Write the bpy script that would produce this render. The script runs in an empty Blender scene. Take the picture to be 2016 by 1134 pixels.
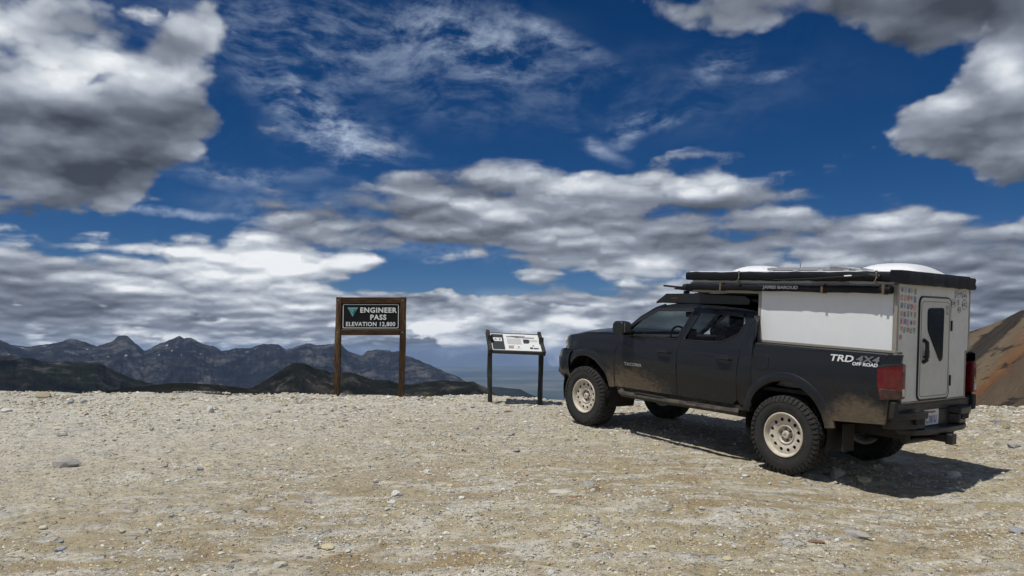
import bpy, bmesh, math, random
import numpy as np
from mathutils import Vector, Matrix
from math import radians as R_, sin, cos, pi, sqrt, atan2
SC = bpy.context.scene
COL = SC.collection
random.seed(7)

# ------------------------------------------------------------------ camera
FPX = 1500.0                                   # focal length for a 2016 px wide frame
EYE = 1.6
cam = bpy.data.cameras.new('camera')
cam.sensor_width = 36.0
cam.lens = 36.0 * FPX / 2016.0
cam.clip_start = 0.05
cam.clip_end = 300000.0
cam_o = bpy.data.objects.new('camera', cam)
COL.objects.link(cam_o)
cam_o.location = (0, 0, EYE)
cam_o.rotation_euler = (R_(90) + math.atan(125 / FPX), 0, 0)
SC.camera = cam_o

# ------------------------------------------------------------------ sun and exposure
SUN_AZ, SUN_EL = R_(-132.0), R_(67.0)          # azimuth clockwise from +Y
SUN_DIR = Vector((sin(SUN_AZ) * cos(SUN_EL), cos(SUN_AZ) * cos(SUN_EL), sin(SUN_EL)))
sun = bpy.data.lights.new('sun', 'SUN')
sun.energy = 3.9
sun.angle = R_(0.7)
sun.color = (1.0, 0.965, 0.90)
sun_o = bpy.data.objects.new('sun', sun)
COL.objects.link(sun_o)
sun_o.rotation_euler = SUN_DIR.to_track_quat('Z', 'Y').to_euler()
sun_o.location = SUN_DIR * 50
SC.view_settings.view_transform = 'Standard'
SC.view_settings.look = 'None'
SC.view_settings.exposure = 0.0
SC.view_settings.gamma = 1.0
SC.view_settings.use_curve_mapping = False
SC.render.engine = 'CYCLES'
SC.cycles.max_bounces = 6
SC.cycles.diffuse_bounces = 3
SC.cycles.glossy_bounces = 3
SC.cycles.transparent_max_bounces = 12
SC.cycles.volume_bounces = 0

# ------------------------------------------------------------------ node helper
class NT:
    """small helper for writing node trees"""
    def __init__(s, tree):
        s.t = tree; s.n = tree.nodes; s.l = tree.links
    def new(s, typ, **kw):
        n = s.n.new(typ)
        for k, v in kw.items(): setattr(n, k, v)
        return n
    def put(s, sock, v):
        if v is None: return
        if isinstance(v, bpy.types.NodeSocket): s.l.new(v, sock)
        else: sock.default_value = v
    def m(s, op, a, b=None, c=None, clamp=False):
        n = s.new('ShaderNodeMath', operation=op, use_clamp=clamp)
        s.put(n.inputs[0], a); s.put(n.inputs[1], b); s.put(n.inputs[2], c)
        return n.outputs[0]
    def v(s, op, a, b=None, c=None, scale=None):
        n = s.new('ShaderNodeVectorMath', operation=op)
        s.put(n.inputs[0], a); s.put(n.inputs[1], b)
        if c is not None: s.put(n.inputs[2], c)
        if scale is not None: s.put(n.inputs['Scale'], scale)
        return n.outputs['Value'] if op in ('LENGTH', 'DOT_PRODUCT', 'DISTANCE') else n.outputs[0]
    def noise(s, vec, scale, detail=5, rough=0.5, lac=2.0, dist=0.0, col=False, typ=None):
        n = s.new('ShaderNodeTexNoise')
        if typ: n.noise_type = typ
        s.put(n.inputs['Vector'], vec); n.inputs['Scale'].default_value = scale
        n.inputs['Detail'].default_value = detail; n.inputs['Roughness'].default_value = rough
        n.inputs['Lacunarity'].default_value = lac; n.inputs['Distortion'].default_value = dist
        return n.outputs['Color' if col else 'Fac']
    def voro(s, vec, scale, detail=0, rough=0.5, feature='F1', out='Distance', rnd=1.0):
        n = s.new('ShaderNodeTexVoronoi', feature=feature)
        s.put(n.inputs['Vector'], vec); n.inputs['Scale'].default_value = scale
        if 'Detail' in n.inputs: n.inputs['Detail'].default_value = detail; n.inputs['Roughness'].default_value = rough
        n.inputs['Randomness'].default_value = rnd
        return n.outputs[out]
    def rng(s, v, a, b, c=0.0, d=1.0, typ='LINEAR', clamp=True):
        n = s.new('ShaderNodeMapRange', interpolation_type=typ)
        n.clamp = clamp
        s.put(n.inputs['Value'], v)
        for k, x in zip(('From Min', 'From Max', 'To Min', 'To Max'), (a, b, c, d)): s.put(n.inputs[k], x)
        return n.outputs[0]
    def ramp(s, f, stops, interp='LINEAR'):
        n = s.new('ShaderNodeValToRGB'); e = n.color_ramp.elements
        n.color_ramp.interpolation = interp
        while len(e) < len(stops): e.new(0.5)
        for i, (p, c) in enumerate(stops):
            e[i].position = p; e[i].color = (c[0], c[1], c[2], 1) if hasattr(c, '__len__') else (c, c, c, 1)
        s.put(n.inputs[0], f); return n.outputs[0]
    def mix(s, f, a, b, blend='MIX'):
        n = s.new('ShaderNodeMix', data_type='RGBA', blend_type=blend)
        s.put(n.inputs[0], f)
        for k, x in ((6, a), (7, b)):
            if isinstance(x, tuple) and len(x) == 3: x = x + (1,)
            s.put(n.inputs[k], x)
        return n.outputs[2]
    def vec(s, x, y, z=0.0):
        n = s.new('ShaderNodeCombineXYZ')
        s.put(n.inputs[0], x); s.put(n.inputs[1], y); s.put(n.inputs[2], z)
        return n.outputs[0]
    def sep(s, v):
        n = s.new('ShaderNodeSeparateXYZ'); s.put(n.inputs[0], v); return n.outputs

def srgb(r, g, b):
    f = lambda c: (c / 255 / 12.92) if c <= 10 else ((c / 255 + 0.055) / 1.055) ** 2.4
    return (f(r), f(g), f(b))
# ------------------------------------------------------------------ sky: Nishita air with procedural clouds
# every cloud is an ellipse in the sky (azimuth deg, elevation deg, half width, half height, tilt deg, weight)
HEAP = [
    (-32.5, 18.0, 6.5, 7.6, 0, 0.85), (-23.5, 21.4, 2.9, 2.6, 0, 0.85), (-25.8, 17.1, 3.5, 3.0, 0, 0.6), (-28.8, 13.4, 5.4, 2.9, -12, 0.7), 
    (-32.7, 11.0, 5.5, 2.4, 0, 0.6), (-26.5, 23.1, 1.4, 1.1, 0, -0.8), (-23.8, 16.0, 3.0, 3.0, 0, 0.45), (-22.4, 12.7, 1.3, 1.0, 0, -0.2), 
    (31.6, 22.1, 7.6, 3.3, 0, 1), (20.9, 24.2, 9.0, 2.9, 0, 0.9), (27.7, 13.6, 3.1, 2.6, -30, 0.5), (8.7, 25.6, 3.9, 1.2, 0, 0.5), 
    (33.0, 15.7, 3.6, 2.8, -35, 0.9), (30.7, 13.8, 4.7, 2.2, -25, 0.8), (35.8, 16.4, 3.4, 4.8, 0, 0.8), (28.2, 12.5, 2.4, 1.3, -20, 0.5), 
    (33.7, 11.5, 3.3, 1.6, 0, 0.5), (-17.0, 16.7, 2.9, 1.6, 20, 0.36), (-21.7, 13.3, 1.7, 0.9, 0, 0.35), (28.9, 6.3, 1.2, 0.8, 0, 0.5), 
    (8.8, 1.6, 9.6, 2.1, 0, 0.8), (-11.6, 3.1, 5.1, 1.9, 0, 0.5), (-2.2, 2.0, 7.6, 2.1, 0, 0.8), (-31.2, 1.4, 4.2, 1.0, 0, 0.5), 
    (-22.1, 1.8, 5.9, 1.4, 0, 0.5), (-28.4, 3.4, 5.9, 1.5, 0, 0.34), (-27.7, 8.7, 0.7, 0.2, 0, 0.5), (-23.2, 8.8, 1.6, 0.5, 0, 0.5), 
    (-4.6, 3.8, 1.1, 0.3, 0, 0.5), (-17.0, 4.4, 1.1, 0.4, 0, 0.4), (32.4, 1.7, 5.4, 1.3, 0, 0.4), (-15.2, 1.0, 17.3, 1.5, 0, 0.35), 
    (5.4, 1.0, 11.9, 1.7, 0, 0.5), (2.8, 3.5, 7.6, 0.8, 0, 0.5), ]
HEAP_TONE = [
    (-23.1, 21.9, 4.0, 2.9, 0, 0.2), (-33.0, 18.2, 5.9, 4.5, 0, 0.14), (-28.2, 20.9, 4.4, 2.8, 0, 0.14), (-29.6, 11.7, 9.7, 4.9, 0, -0.33), 
    (-33.4, 9.3, 4.3, 2.2, 0, -0.2), (-27.6, 15.5, 3.7, 2.0, 0, -0.08), (-24.5, 15.3, 3.6, 2.7, 0, -0.14), (-30.1, 9.8, 1.5, 1.0, 0, 0.12), 
    (30.2, 22.1, 11.4, 3.9, 0, -0.3), (34.2, 17.0, 3.0, 1.8, -35, 0.3), (30.8, 15.6, 1.8, 1.6, -35, 0.22), (32.9, 12.2, 5.5, 2.5, 0, -0.28), 
    (28.2, 12.2, 2.7, 1.3, 0, -0.14), (-27.7, 8.7, 0.9, 0.3, 0, 0.4), (-23.2, 8.8, 2.0, 0.7, 0, 0.4), (-4.6, 3.8, 1.5, 0.5, 0, 0.4), 
    (-32.2, 0.8, 3.8, 0.8, 0, 0.25), (-0.3, 1.4, 18.4, 1.7, 0, 0.14), (5.4, 1.6, 4.2, 2.3, 0, 0.2), (-25.3, 3.2, 10.3, 1.7, 0, -0.06), 
    (-4.1, 1.4, 6.8, 1.5, 0, 0.22), (-24.3, 1.1, 6.3, 0.9, 0, 0.14), ]
BANK = [
    (-25.4, 5.9, 13.1, 2.8, 0, 0.75), (-29.8, 3.0, 11.5, 3.0, 0, 0.5), (-11.6, 1.9, 17.8, 2.2, 0, 0.4), (-8.0, 10.3, 10.5, 2.2, -8, 0.7), 
    (-1.9, 12.2, 8.5, 2.1, -8, 0.6), (-15.3, 7.1, 7.8, 1.8, 0, 0.5), (13.0, 9.7, 12.0, 2.4, 0, 0.8), (16.7, 12.6, 9.6, 1.8, 0, 0.6), 
    (18.3, 7.0, 14.4, 1.6, 0, 0.65), (29.5, 7.0, 6.7, 2.7, -6, 0.6), (30.8, 3.3, 8.5, 2.6, 0, 0.5), (3.5, 9.6, 8.4, 2.1, 0, 0.6), 
    (9.3, 12.5, 4.5, 1.3, 0, 0.4), (22.3, 4.7, 10.5, 2.1, 0, 0.6), (-39.0, 3.9, 7.0, 4.7, 0, 0.6), (38.8, 7.2, 5.7, 4.8, 0, 0.7), 
    (27.8, 9.2, 4.2, 1.7, 0, 0.35), (-16.8, 9.6, 4.6, 1.5, 0, 0.45), (7.0, 6.9, 7.5, 2.3, 0, 0.45), (-4.9, 7.7, 8.3, 1.1, 0, 0.35), 
    (-4.2, 8.8, 6.9, 1.3, 0, 0.4), (12.9, 7.9, 8.7, 1.5, 0, 0.5), (-5.7, 5.1, 7.2, 0.9, 0, -0.75), (9.2, 3.5, 9.6, 1.5, 0, 0.5), 
    (0.1, 8.0, 1.9, 0.5, 0, -0.3), ]
BANK_TONE = [
    (-25.5, 7.3, 13.1, 1.1, -2, 0.24), (-14.6, 6.9, 11.4, 1.3, 4, 0.24), (-0.3, 10.0, 9.9, 0.9, -8, 0.1), (-5.0, 12.9, 7.7, 1.9, -8, -0.22), 
    (-11.7, 9.8, 8.1, 2.0, -8, -0.2), (17.7, 13.1, 8.1, 1.2, 0, 0.26), (11.2, 12.4, 5.6, 0.9, 0, 0.14), (10.7, 6.3, 8.1, 0.9, 0, 0.26), 
    (-29.8, 3.0, 6.6, 1.7, 0, -0.16), (-23.7, 2.3, 6.4, 1.0, 0, -0.1), (-4.9, 1.4, 7.5, 1.3, 0, 0.22), (-26.9, 4.7, 7.9, 0.7, 0, 0.14), 
    (-31.3, 4.3, 2.5, 1.0, 0, -0.12), (21.7, 7.9, 9.9, 1.4, 0, -0.03), (31.0, 7.6, 5.7, 1.3, -8, 0.12), (32.2, 4.3, 5.5, 1.9, 0, -0.12), 
    (-0.3, -0.8, 18.4, 1.0, 0, -0.26), (-7.9, 1.2, 4.9, 1.5, 0, -0.12), (-21.3, 8.3, 4.7, 0.6, 5, 0.12), (9.2, 3.8, 7.4, 0.8, 0, 0.1), 
    (-25.2, -0.3, 12.4, 1.0, 0, -0.16), ]
CIRRUS = [
    (-2.3, 22.0, 7.4, 2.1, -14, 0.7), (4.0, 22.4, 4.7, 0.8, -20, 0.55), (-17.1, 21.8, 10.8, 3.7, 0, 0.28), (-12.0, 23.0, 14.8, 4.0, 0, 0.25), 
    (-5.8, 19.1, 11.5, 2.9, -6, 0.2), (-15.6, 17.2, 4.7, 2.1, -25, 0.75), (-11.8, 14.6, 5.6, 2.0, -10, 0.9), (-19.7, 12.6, 5.5, 0.8, 0, 0.5), 
    (10.1, 16.5, 3.0, 0.8, 18, 0.8), (6.3, 15.0, 2.3, 0.6, -20, 0.6), (15.8, 20.3, 2.4, 1.0, 25, 0.7), (18.6, 19.1, 2.1, 0.4, 0, 0.5), 
    (9.4, 18.6, 14.9, 3.2, 0, 0.12), (-25.5, 9.8, 7.6, 0.3, 0, 0.7), (-4.9, 7.3, 9.8, 0.8, 0, 0.4), (3.5, 3.9, 6.1, 1.0, 0, 0.5), 
    (-15.4, 10.7, 7.2, 1.1, 0, 0.4), ]

world = bpy.data.worlds.new('World')
SC.world = world
world.use_nodes = True
world.cycles.sampling_method = 'NONE'
SC.cycles.use_adaptive_sampling = True
SC.cycles.adaptive_threshold = 0.02
SC.cycles.adaptive_min_samples = 10
def build_sky():
    t = NT(world.node_tree)
    for n in list(t.n): t.n.remove(n)
    D = t.new('ShaderNodeTexCoord').outputs['Generated']
    D = t.v('NORMALIZE', D)
    x, y, z = t.sep(D)
    az = t.m('MULTIPLY', t.m('ARCTAN2', x, y), 57.2958)
    el = t.m('MULTIPLY', t.m('ARCSINE', z), 57.2958)
    P0 = t.vec(az, el, 0.0)
    w1 = t.v('SUBTRACT', t.noise(D, 5.0, 2, 0.5, col=True), (0.5, 0.5, 0.5))
    w2 = t.v('SUBTRACT', t.noise(D, 17.0, 4, 0.6, col=True), (0.5, 0.5, 0.5))
    W = t.v('ADD', t.v('SCALE', w1, scale=7.0), t.v('SCALE', w2, scale=2.6))
    W = t.v('MULTIPLY', W, (1, 1, 0))
    P = t.v('ADD', P0, W)
    Ps = t.v('ADD', P0, t.v('SCALE', W, scale=0.6))
    rots = {}
    def turned(P, rot):                              # the same point in axes tilted by rot degrees
        key = (id(P), rot)
        if key not in rots:
            c, d = cos(R_(rot)), sin(R_(rot))
            rots[key] = t.vec(t.v('DOT_PRODUCT', P, (c, d, 0)), t.v('DOT_PRODUCT', P, (-d, c, 0)), 0.0)
        return rots[key]
    def blobs(lst, P, soft=0.35):
        acc = None
        P0_ = P
        for i, (a, e, ra, re, rot, amp) in enumerate(sorted(lst, key=lambda q: q[4])):
            Q = P
            if rot:
                Q = turned(P0_, rot)
                c, d = cos(R_(rot)), sin(R_(rot))
                a, e = a * c + e * d, -a * d + e * c
            elif acc is not None and i % 3 == 0:     # keeps the render kernel's stack short
                Q = P = t.v('MULTIPLY_ADD', (1e-6, 0, 0), acc, P)
            q = t.v('MULTIPLY_ADD', Q, (1 / ra, 1 / re, 0), (-a / ra, -e / re, 0))
            f = t.rng(t.v('LENGTH', q), 1.45, soft, 0.0, amp, typ='SMOOTHSTEP')
            acc = f if acc is None else t.m('ADD', acc, f)
        return acc
    S = SUN_DIR
    off = Vector((-0.25, -0.1, 1.0)).normalized()
    # puffy relief noise for heaped clouds, evaluated twice for self shading
    def puff(V):
        k = t.m('DIVIDE', 1.0, t.m('ADD', t.m('MAXIMUM', t.sep(V)[2], 0.0), 0.28))
        Vw = t.v('ADD', t.v('SCALE', V, scale=k), t.v('SCALE', w2, scale=0.06))
        a = t.noise(Vw, 4.2, 7, 0.55)
        b = t.voro(Vw, 7.5, 2.0, 0.55)
        return t.m('ADD', t.m('MULTIPLY', a, 0.70), t.m('MULTIPLY', t.m('SUBTRACT', 0.60, b), 0.46))
    def layer(V):
        # seen from below: features shrink and flatten towards the horizon
        lx, ly, lz = t.sep(V)
        k = t.m('DIVIDE', 1.0, t.m('ADD', t.m('MAXIMUM', lz, 0.0), 0.20))
        Q = t.vec(t.m('MULTIPLY', lx, k), t.m('MULTIPLY', ly, k), t.m('MULTIPLY', lz, 5.0))
        Q = t.v('ADD', Q, t.v('SCALE', w2, scale=0.16))
        a = t.noise(Q, 1.9, 7, 0.56)
        b = t.voro(Q, 3.4, 1.0, 0.5)
        return t.m('ADD', t.m('MULTIPLY', a, 0.80), t.m('MULTIPLY', t.m('SUBTRACT', 0.58, b), 0.38))
    def billow(V):
        k = t.m('DIVIDE', 1.0, t.m('ADD', t.m('MAXIMUM', t.sep(V)[2], 0.0), 0.28))
        Vw = t.v('ADD', t.v('SCALE', V, scale=k), t.v('SCALE', w2, scale=0.05))
        return t.m('ADD', t.m('MULTIPLY', t.noise(Vw, 3.6, 4, 0.5), 0.9), t.m('MULTIPLY', t.m('SUBTRACT', 0.60, t.voro(Vw, 5.2)), 0.40))
    n1 = puff(D)
    rel = t.m('SUBTRACT', billow(D), billow(t.v('ADD', D, tuple(off * 0.040))))
    s1 = layer(D); s1u = layer(t.v('ADD', D, t.v('SCALE', tuple(off), scale=t.m('MULTIPLY', t.m('ADD', t.m('MAXIMUM', z, 0.0), 0.08), 0.036))))
    srel = t.m('SUBTRACT', s1, s1u)
    big = t.noise(t.v('MULTIPLY', D, (1, 1, 2.2)), 3.0, 3, 0.55)
    rear = t.rng(t.m('ABSOLUTE', az), 42.0, 60.0, 0.0, 1.0, typ='SMOOTHSTEP')  # mask of unseen sky, where extra bright cloud is added to raise ambient light
    # air
    sky = t.new('ShaderNodeTexSky', sky_type='NISHITA')
    sky.sun_disc = False; sky.sun_elevation = SUN_EL; sky.sun_rotation = SUN_AZ
    sky.altitude = 3900; sky.air_density = 1.0; sky.dust_density = 0.3; sky.ozone_density = 3.0
    air = t.v('SCALE', sky.outputs[0], scale=1.0)
    hs = t.new('ShaderNodeHueSaturation'); hs.inputs['Saturation'].default_value = 1.35; hs.inputs['Value'].default_value = SKYV
    hs.inputs['Hue'].default_value = 0.507
    t.put(hs.inputs['Color'], air)
    air = hs.outputs[0]
    tones = [(0.0, srgb(66, 73, 84)), (0.28, srgb(102, 109, 122)), (0.55, srgb(140, 148, 162)), (0.78, srgb(190, 197, 207)), (1.0, srgb(240, 243, 246))]
    K = 1.0 / STR
    # thin high cloud
    cn = t.noise(t.v('ADD', t.v('MULTIPLY', D, (1.0, 1.0, 3.2)), t.v('SCALE', w1, scale=0.35)), 9.0, 7, 0.64)
    cn2 = t.noise(t.v('MULTIPLY', D, (1.0, 1.0, 2.0)), 34.0, 4, 0.7)
    cb = t.m('ADD', blobs(CIRRUS, Ps, 0.0), t.m('MULTIPLY', rear, 0.25))
    cd = t.m('MULTIPLY', cb, t.rng(t.m('ADD', cn, t.m('MULTIPLY', t.m('SUBTRACT', cn2, 0.5), 0.34)), 0.36, 0.74, 0.0, 1.0, typ='SMOOTHSTEP'))
    col = t.mix(t.m('MINIMUM', cd, 0.9), air, tuple(c * K for c in srgb(176, 192, 214)))
    # sheets and banks
    bb = t.m('ADD', t.m('ADD', blobs(BANK, Ps, 0.3), t.rng(el, 6.5, 1.5, 0.0, 0.9, typ='SMOOTHSTEP')), t.m('MULTIPLY', rear, t.rng(el, 6.0, 40.0, 0.75, 0.42)))
    bd = t.m('ADD', t.m('SUBTRACT', bb, 0.20), t.m('MULTIPLY', t.m('SUBTRACT', s1, 0.47), 2.3))
    ba = t.rng(bd, -0.10, 0.32, 0.0, 1.0, typ='SMOOTHSTEP')
    bt = t.m('ADD', blobs(BANK_TONE, Ps, 0.0), t.m('ADD', 0.60, t.m('MULTIPLY', rear, 0.12)))
    bt = t.m('ADD', bt, t.m('MULTIPLY', srel, 1.1))
    bt = t.m('ADD', bt, t.m('MULTIPLY', t.m('SUBTRACT', big, 0.5), 0.9))
    bt = t.m('ADD', bt, t.m('MULTIPLY', t.m('SUBTRACT', s1, 0.46), 0.7))
    bc = t.ramp(bt, tones)
    bc = t.v('SCALE', bc, scale=K)
    col = t.mix(ba, col, bc)
    # heaps
    hb = t.m('ADD', blobs(HEAP, P, 0.45), t.m('MULTIPLY', rear, 0.42))
    hd = t.m('ADD', t.m('SUBTRACT', hb, 0.34), t.m('MULTIPLY', t.m('SUBTRACT', n1, 0.42), 1.25))
    ha = t.rng(hd, -0.07, 0.30, 0.0, 1.0, typ='SMOOTHSTEP')
    ht = t.m('ADD', blobs(HEAP_TONE, Ps, 0.0), 0.66)
    ht = t.m('ADD', ht, t.m('MULTIPLY', rel, 1.15))
    ht = t.m('ADD', ht, t.m('ADD', t.m('MULTIPLY', t.m('SUBTRACT', n1, 0.42), 0.62), t.m('MULTIPLY', t.m('SUBTRACT', big, 0.5), 0.5)))
    hc = t.ramp(ht, tones)
    hc = t.v('SCALE', hc, scale=K)
    col = t.mix(ha, col, hc)
    bg = t.new('ShaderNodeBackground'); t.put(bg.inputs['Color'], col); bg.inputs['Strength'].default_value = STR
    out = t.new('ShaderNodeOutputWorld'); t.l.new(bg.outputs[0], out.inputs['Surface'])
STR = 0.1
SKYV = 0.50
build_sky()
# ------------------------------------------------------------------ object helpers
def tag(o, label=None, cat=None, group=None, kind=None):
    if label: o['label'] = label
    if cat: o['category'] = cat
    if group: o['group'] = group
    if kind: o['kind'] = kind
    return o
def link(name, me, mats=None, parent=None):
    o = bpy.data.objects.new(name, me); COL.objects.link(o)
    if mats is not None and me is not None:
        for mt in (mats if isinstance(mats, (list, tuple)) else [mats]): me.materials.append(mt)
    if parent is not None: o.parent = parent
    return o
def empty(name, loc=(0, 0, 0), rz=0.0, parent=None):
    o = bpy.data.objects.new(name, None); COL.objects.link(o)
    o.location = loc; o.rotation_euler = (0, 0, rz); o.empty_display_size = 0.2
    if parent is not None: o.parent = parent
    return o
def mesh_from(name, v, f, smooth=True):
    v = np.asarray(v, dtype=np.float32); f = np.asarray(f, dtype=np.int32)
    me = bpy.data.meshes.new(name)
    k = f.shape[1]
    me.vertices.add(len(v)); me.vertices.foreach_set('co', v.ravel())
    me.loops.add(f.size); me.loops.foreach_set('vertex_index', f.ravel())
    me.polygons.add(len(f)); me.polygons.foreach_set('loop_start', np.arange(0, f.size, k, dtype=np.int32))
    me.update(calc_edges=True)
    me.polygons.foreach_set('use_smooth', np.full(len(f), smooth))
    return me
def grid_faces(nr, nc):
    i = np.arange(nr - 1)[:, None] * nc + np.arange(nc - 1)[None, :]
    i = i.ravel()
    return np.stack([i, i + 1, i + nc + 1, i + nc], 1)

def hash2(ix, iy, seed):
    h = (ix.astype(np.int64) * 374761393 + iy.astype(np.int64) * 668265263 + seed * 1274126177) & 0xffffffff
    h = ((h ^ (h >> 13)) * 1274126177) & 0xffffffff
    h = (h ^ (h >> 16)) & 0xffffff
    return h / 16777215.0
def vnoise(x, y, seed=0):
    ix = np.floor(x); iy = np.floor(y); fx = x - ix; fy = y - iy
    u = fx * fx * fx * (fx * (fx * 6 - 15) + 10); w = fy * fy * fy * (fy * (fy * 6 - 15) + 10)
    ix = ix.astype(np.int64); iy = iy.astype(np.int64)
    a = hash2(ix, iy, seed); b = hash2(ix + 1, iy, seed); c = hash2(ix, iy + 1, seed); d = hash2(ix + 1, iy + 1, seed)
    return (a + (b - a) * u) * (1 - w) + (c + (d - c) * u) * w - 0.5
def fbm(x, y, octv=4, gain=0.5, seed=0, ridged=False):
    s = 0; a = 1.0; tot = 0
    for i in range(octv):
        n = vnoise(x, y, seed + i * 17)
        if ridged: n = 0.5 - 2.0 * np.abs(n)
        s = s + n * a; tot += a; a *= gain
        x, y = x * 1.93 * 0.88 + y * 1.93 * 0.47 + 11.3, -x * 1.93 * 0.47 + y * 1.93 * 0.88 + 5.7
    return s / tot

# ------------------------------------------------------------------ the pass: ground height
CTRL = np.array([
    (2.99, 8.38, .285), (4.29, 9.32, .305), (1.1, 11, .555), (2.4, 11.93, .575),
    (0, 1, -.08), (-4, 1, -.12), (4, 1, -.08), (0, 5, .04), (-4, 5, .02), (4, 5, .03), (-9, 5, 0), (9, 5, 0.0),
    (0, 8, .29), (-5, 8, .27), (7, 8, .20), (-9, 10, .42), (-4, 11, .55), (-1.5, 11, .56), (-7, 12.5, .64), (-3, 13, .70),
    (5.8, 9.3, .31), (-10.5, 14.5, .79), (-7, 14.5, .745), (-5, 14.5, .74), (-3.42, 14.9, .745), (-2.17, 14.9, .725), (-.4, 13.3, .755),
    (.45, 13.3, .72), (1.0, 13.2, .66), (3, 13.4, .66), (5, 13, .62), (7.5, 12.5, .61), (8.6, 12.5, .59), (8.0, 10.5, .47), (12, 12.5, .6), (-16, 14, .85),
    (-12, 0, -.2), (12, 0, -.2), (-4, -6, -.5), (5, -6, -.5), (3.6, 10.2, .46), (2.0, 9.7, .44)])
def _tps(r2): return 0.5 * r2 * np.log(r2 + 1e-9)
def _rbf_solve():
    n = len(CTRL); X = CTRL[:, :2]
    A = _tps(((X[:, None] - X[None]) ** 2).sum(-1)) + np.eye(n) * 0.05
    Pm = np.hstack([np.ones((n, 1)), X])
    M = np.block([[A, Pm], [Pm.T, np.zeros((3, 3))]])
    return np.linalg.solve(M, np.concatenate([CTRL[:, 2], np.zeros(3)]))
RW = _rbf_solve()
def ground_base(x, y):
    x = np.asarray(x, float); y = np.asarray(y, float)
    xc = np.clip(x, -14, 12); yc = np.clip(y, -4, 15.5)
    z = RW[-3] + RW[-2] * xc + RW[-1] * yc
    for (cx, cy, _), w in zip(CTRL, RW[:-3]):
        z = z + w * _tps((xc - cx) ** 2 + (yc - cy) ** 2)
    edge = np.interp(x, [-14, -3, -1.0, 0.6, 3, 8, 14], [14.8, 15.1, 14.2, 13.6, 13.7, 12.9, 12.9])
    s = np.maximum(0, y - edge)
    z = z - 0.16 * s ** 2 / (1 + 0.16 * s) * 0.62
    z = z - 0.10 * np.maximum(0, -4 - y) - 0.06 * np.maximum(0, np.abs(x) - 14)
    return z
def ground_z(x, y):
    x = np.asarray(x, float); y = np.asarray(y, float)
    r = np.hypot(x, y)
    z = ground_base(x, y)
    z = z + 0.050 * fbm(x * 0.55, y * 0.55, 3, seed=3) * np.clip(r / 6, 0, 1)
    z = z + 0.035 * fbm(x * 2.3, y * 2.3, 4, 0.55, seed=9) * (0.4 + 1.2 * np.clip(fbm(x * .3, y * .3, 2, seed=5) + .5, 0, 1))
    z = z + 0.075 * fbm(x * 1.1 + 5, y * 1.3, 3, 0.5, seed=61) * np.clip((r - 4) / 3, 0, 1) * np.clip((np.hypot(x - 2.7, y - 10.1) - 2.0) / 1.5, 0, 1)
    z = z + 0.026 * fbm(x * 7.5, y * 7.5, 4, 0.62, seed=14)
    rg = np.clip(fbm(x * 1.4 + 3, y * 1.4, 4, 0.6, seed=21, ridged=True) - 0.12, 0, 1)
    z = z + 0.07 * rg * np.clip(fbm(x * .45 + 9, y * .45, 2, seed=31) * 3 + .2, 0, 1)
    z = z + 0.12 * np.exp(-(((x - 1.3) / 1.5) ** 2 + ((y - 6.75) / .75) ** 2))
    # the outcrop that breaks the surface right of the middle
    z = z + 0.06 * np.exp(-(((x - 0.75) / .5) ** 2 + ((y - 6.75) / .22) ** 2)) * (0.6 + 1.6 * fbm(x * 6, y * 6, 3, seed=4))
    return z

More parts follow.
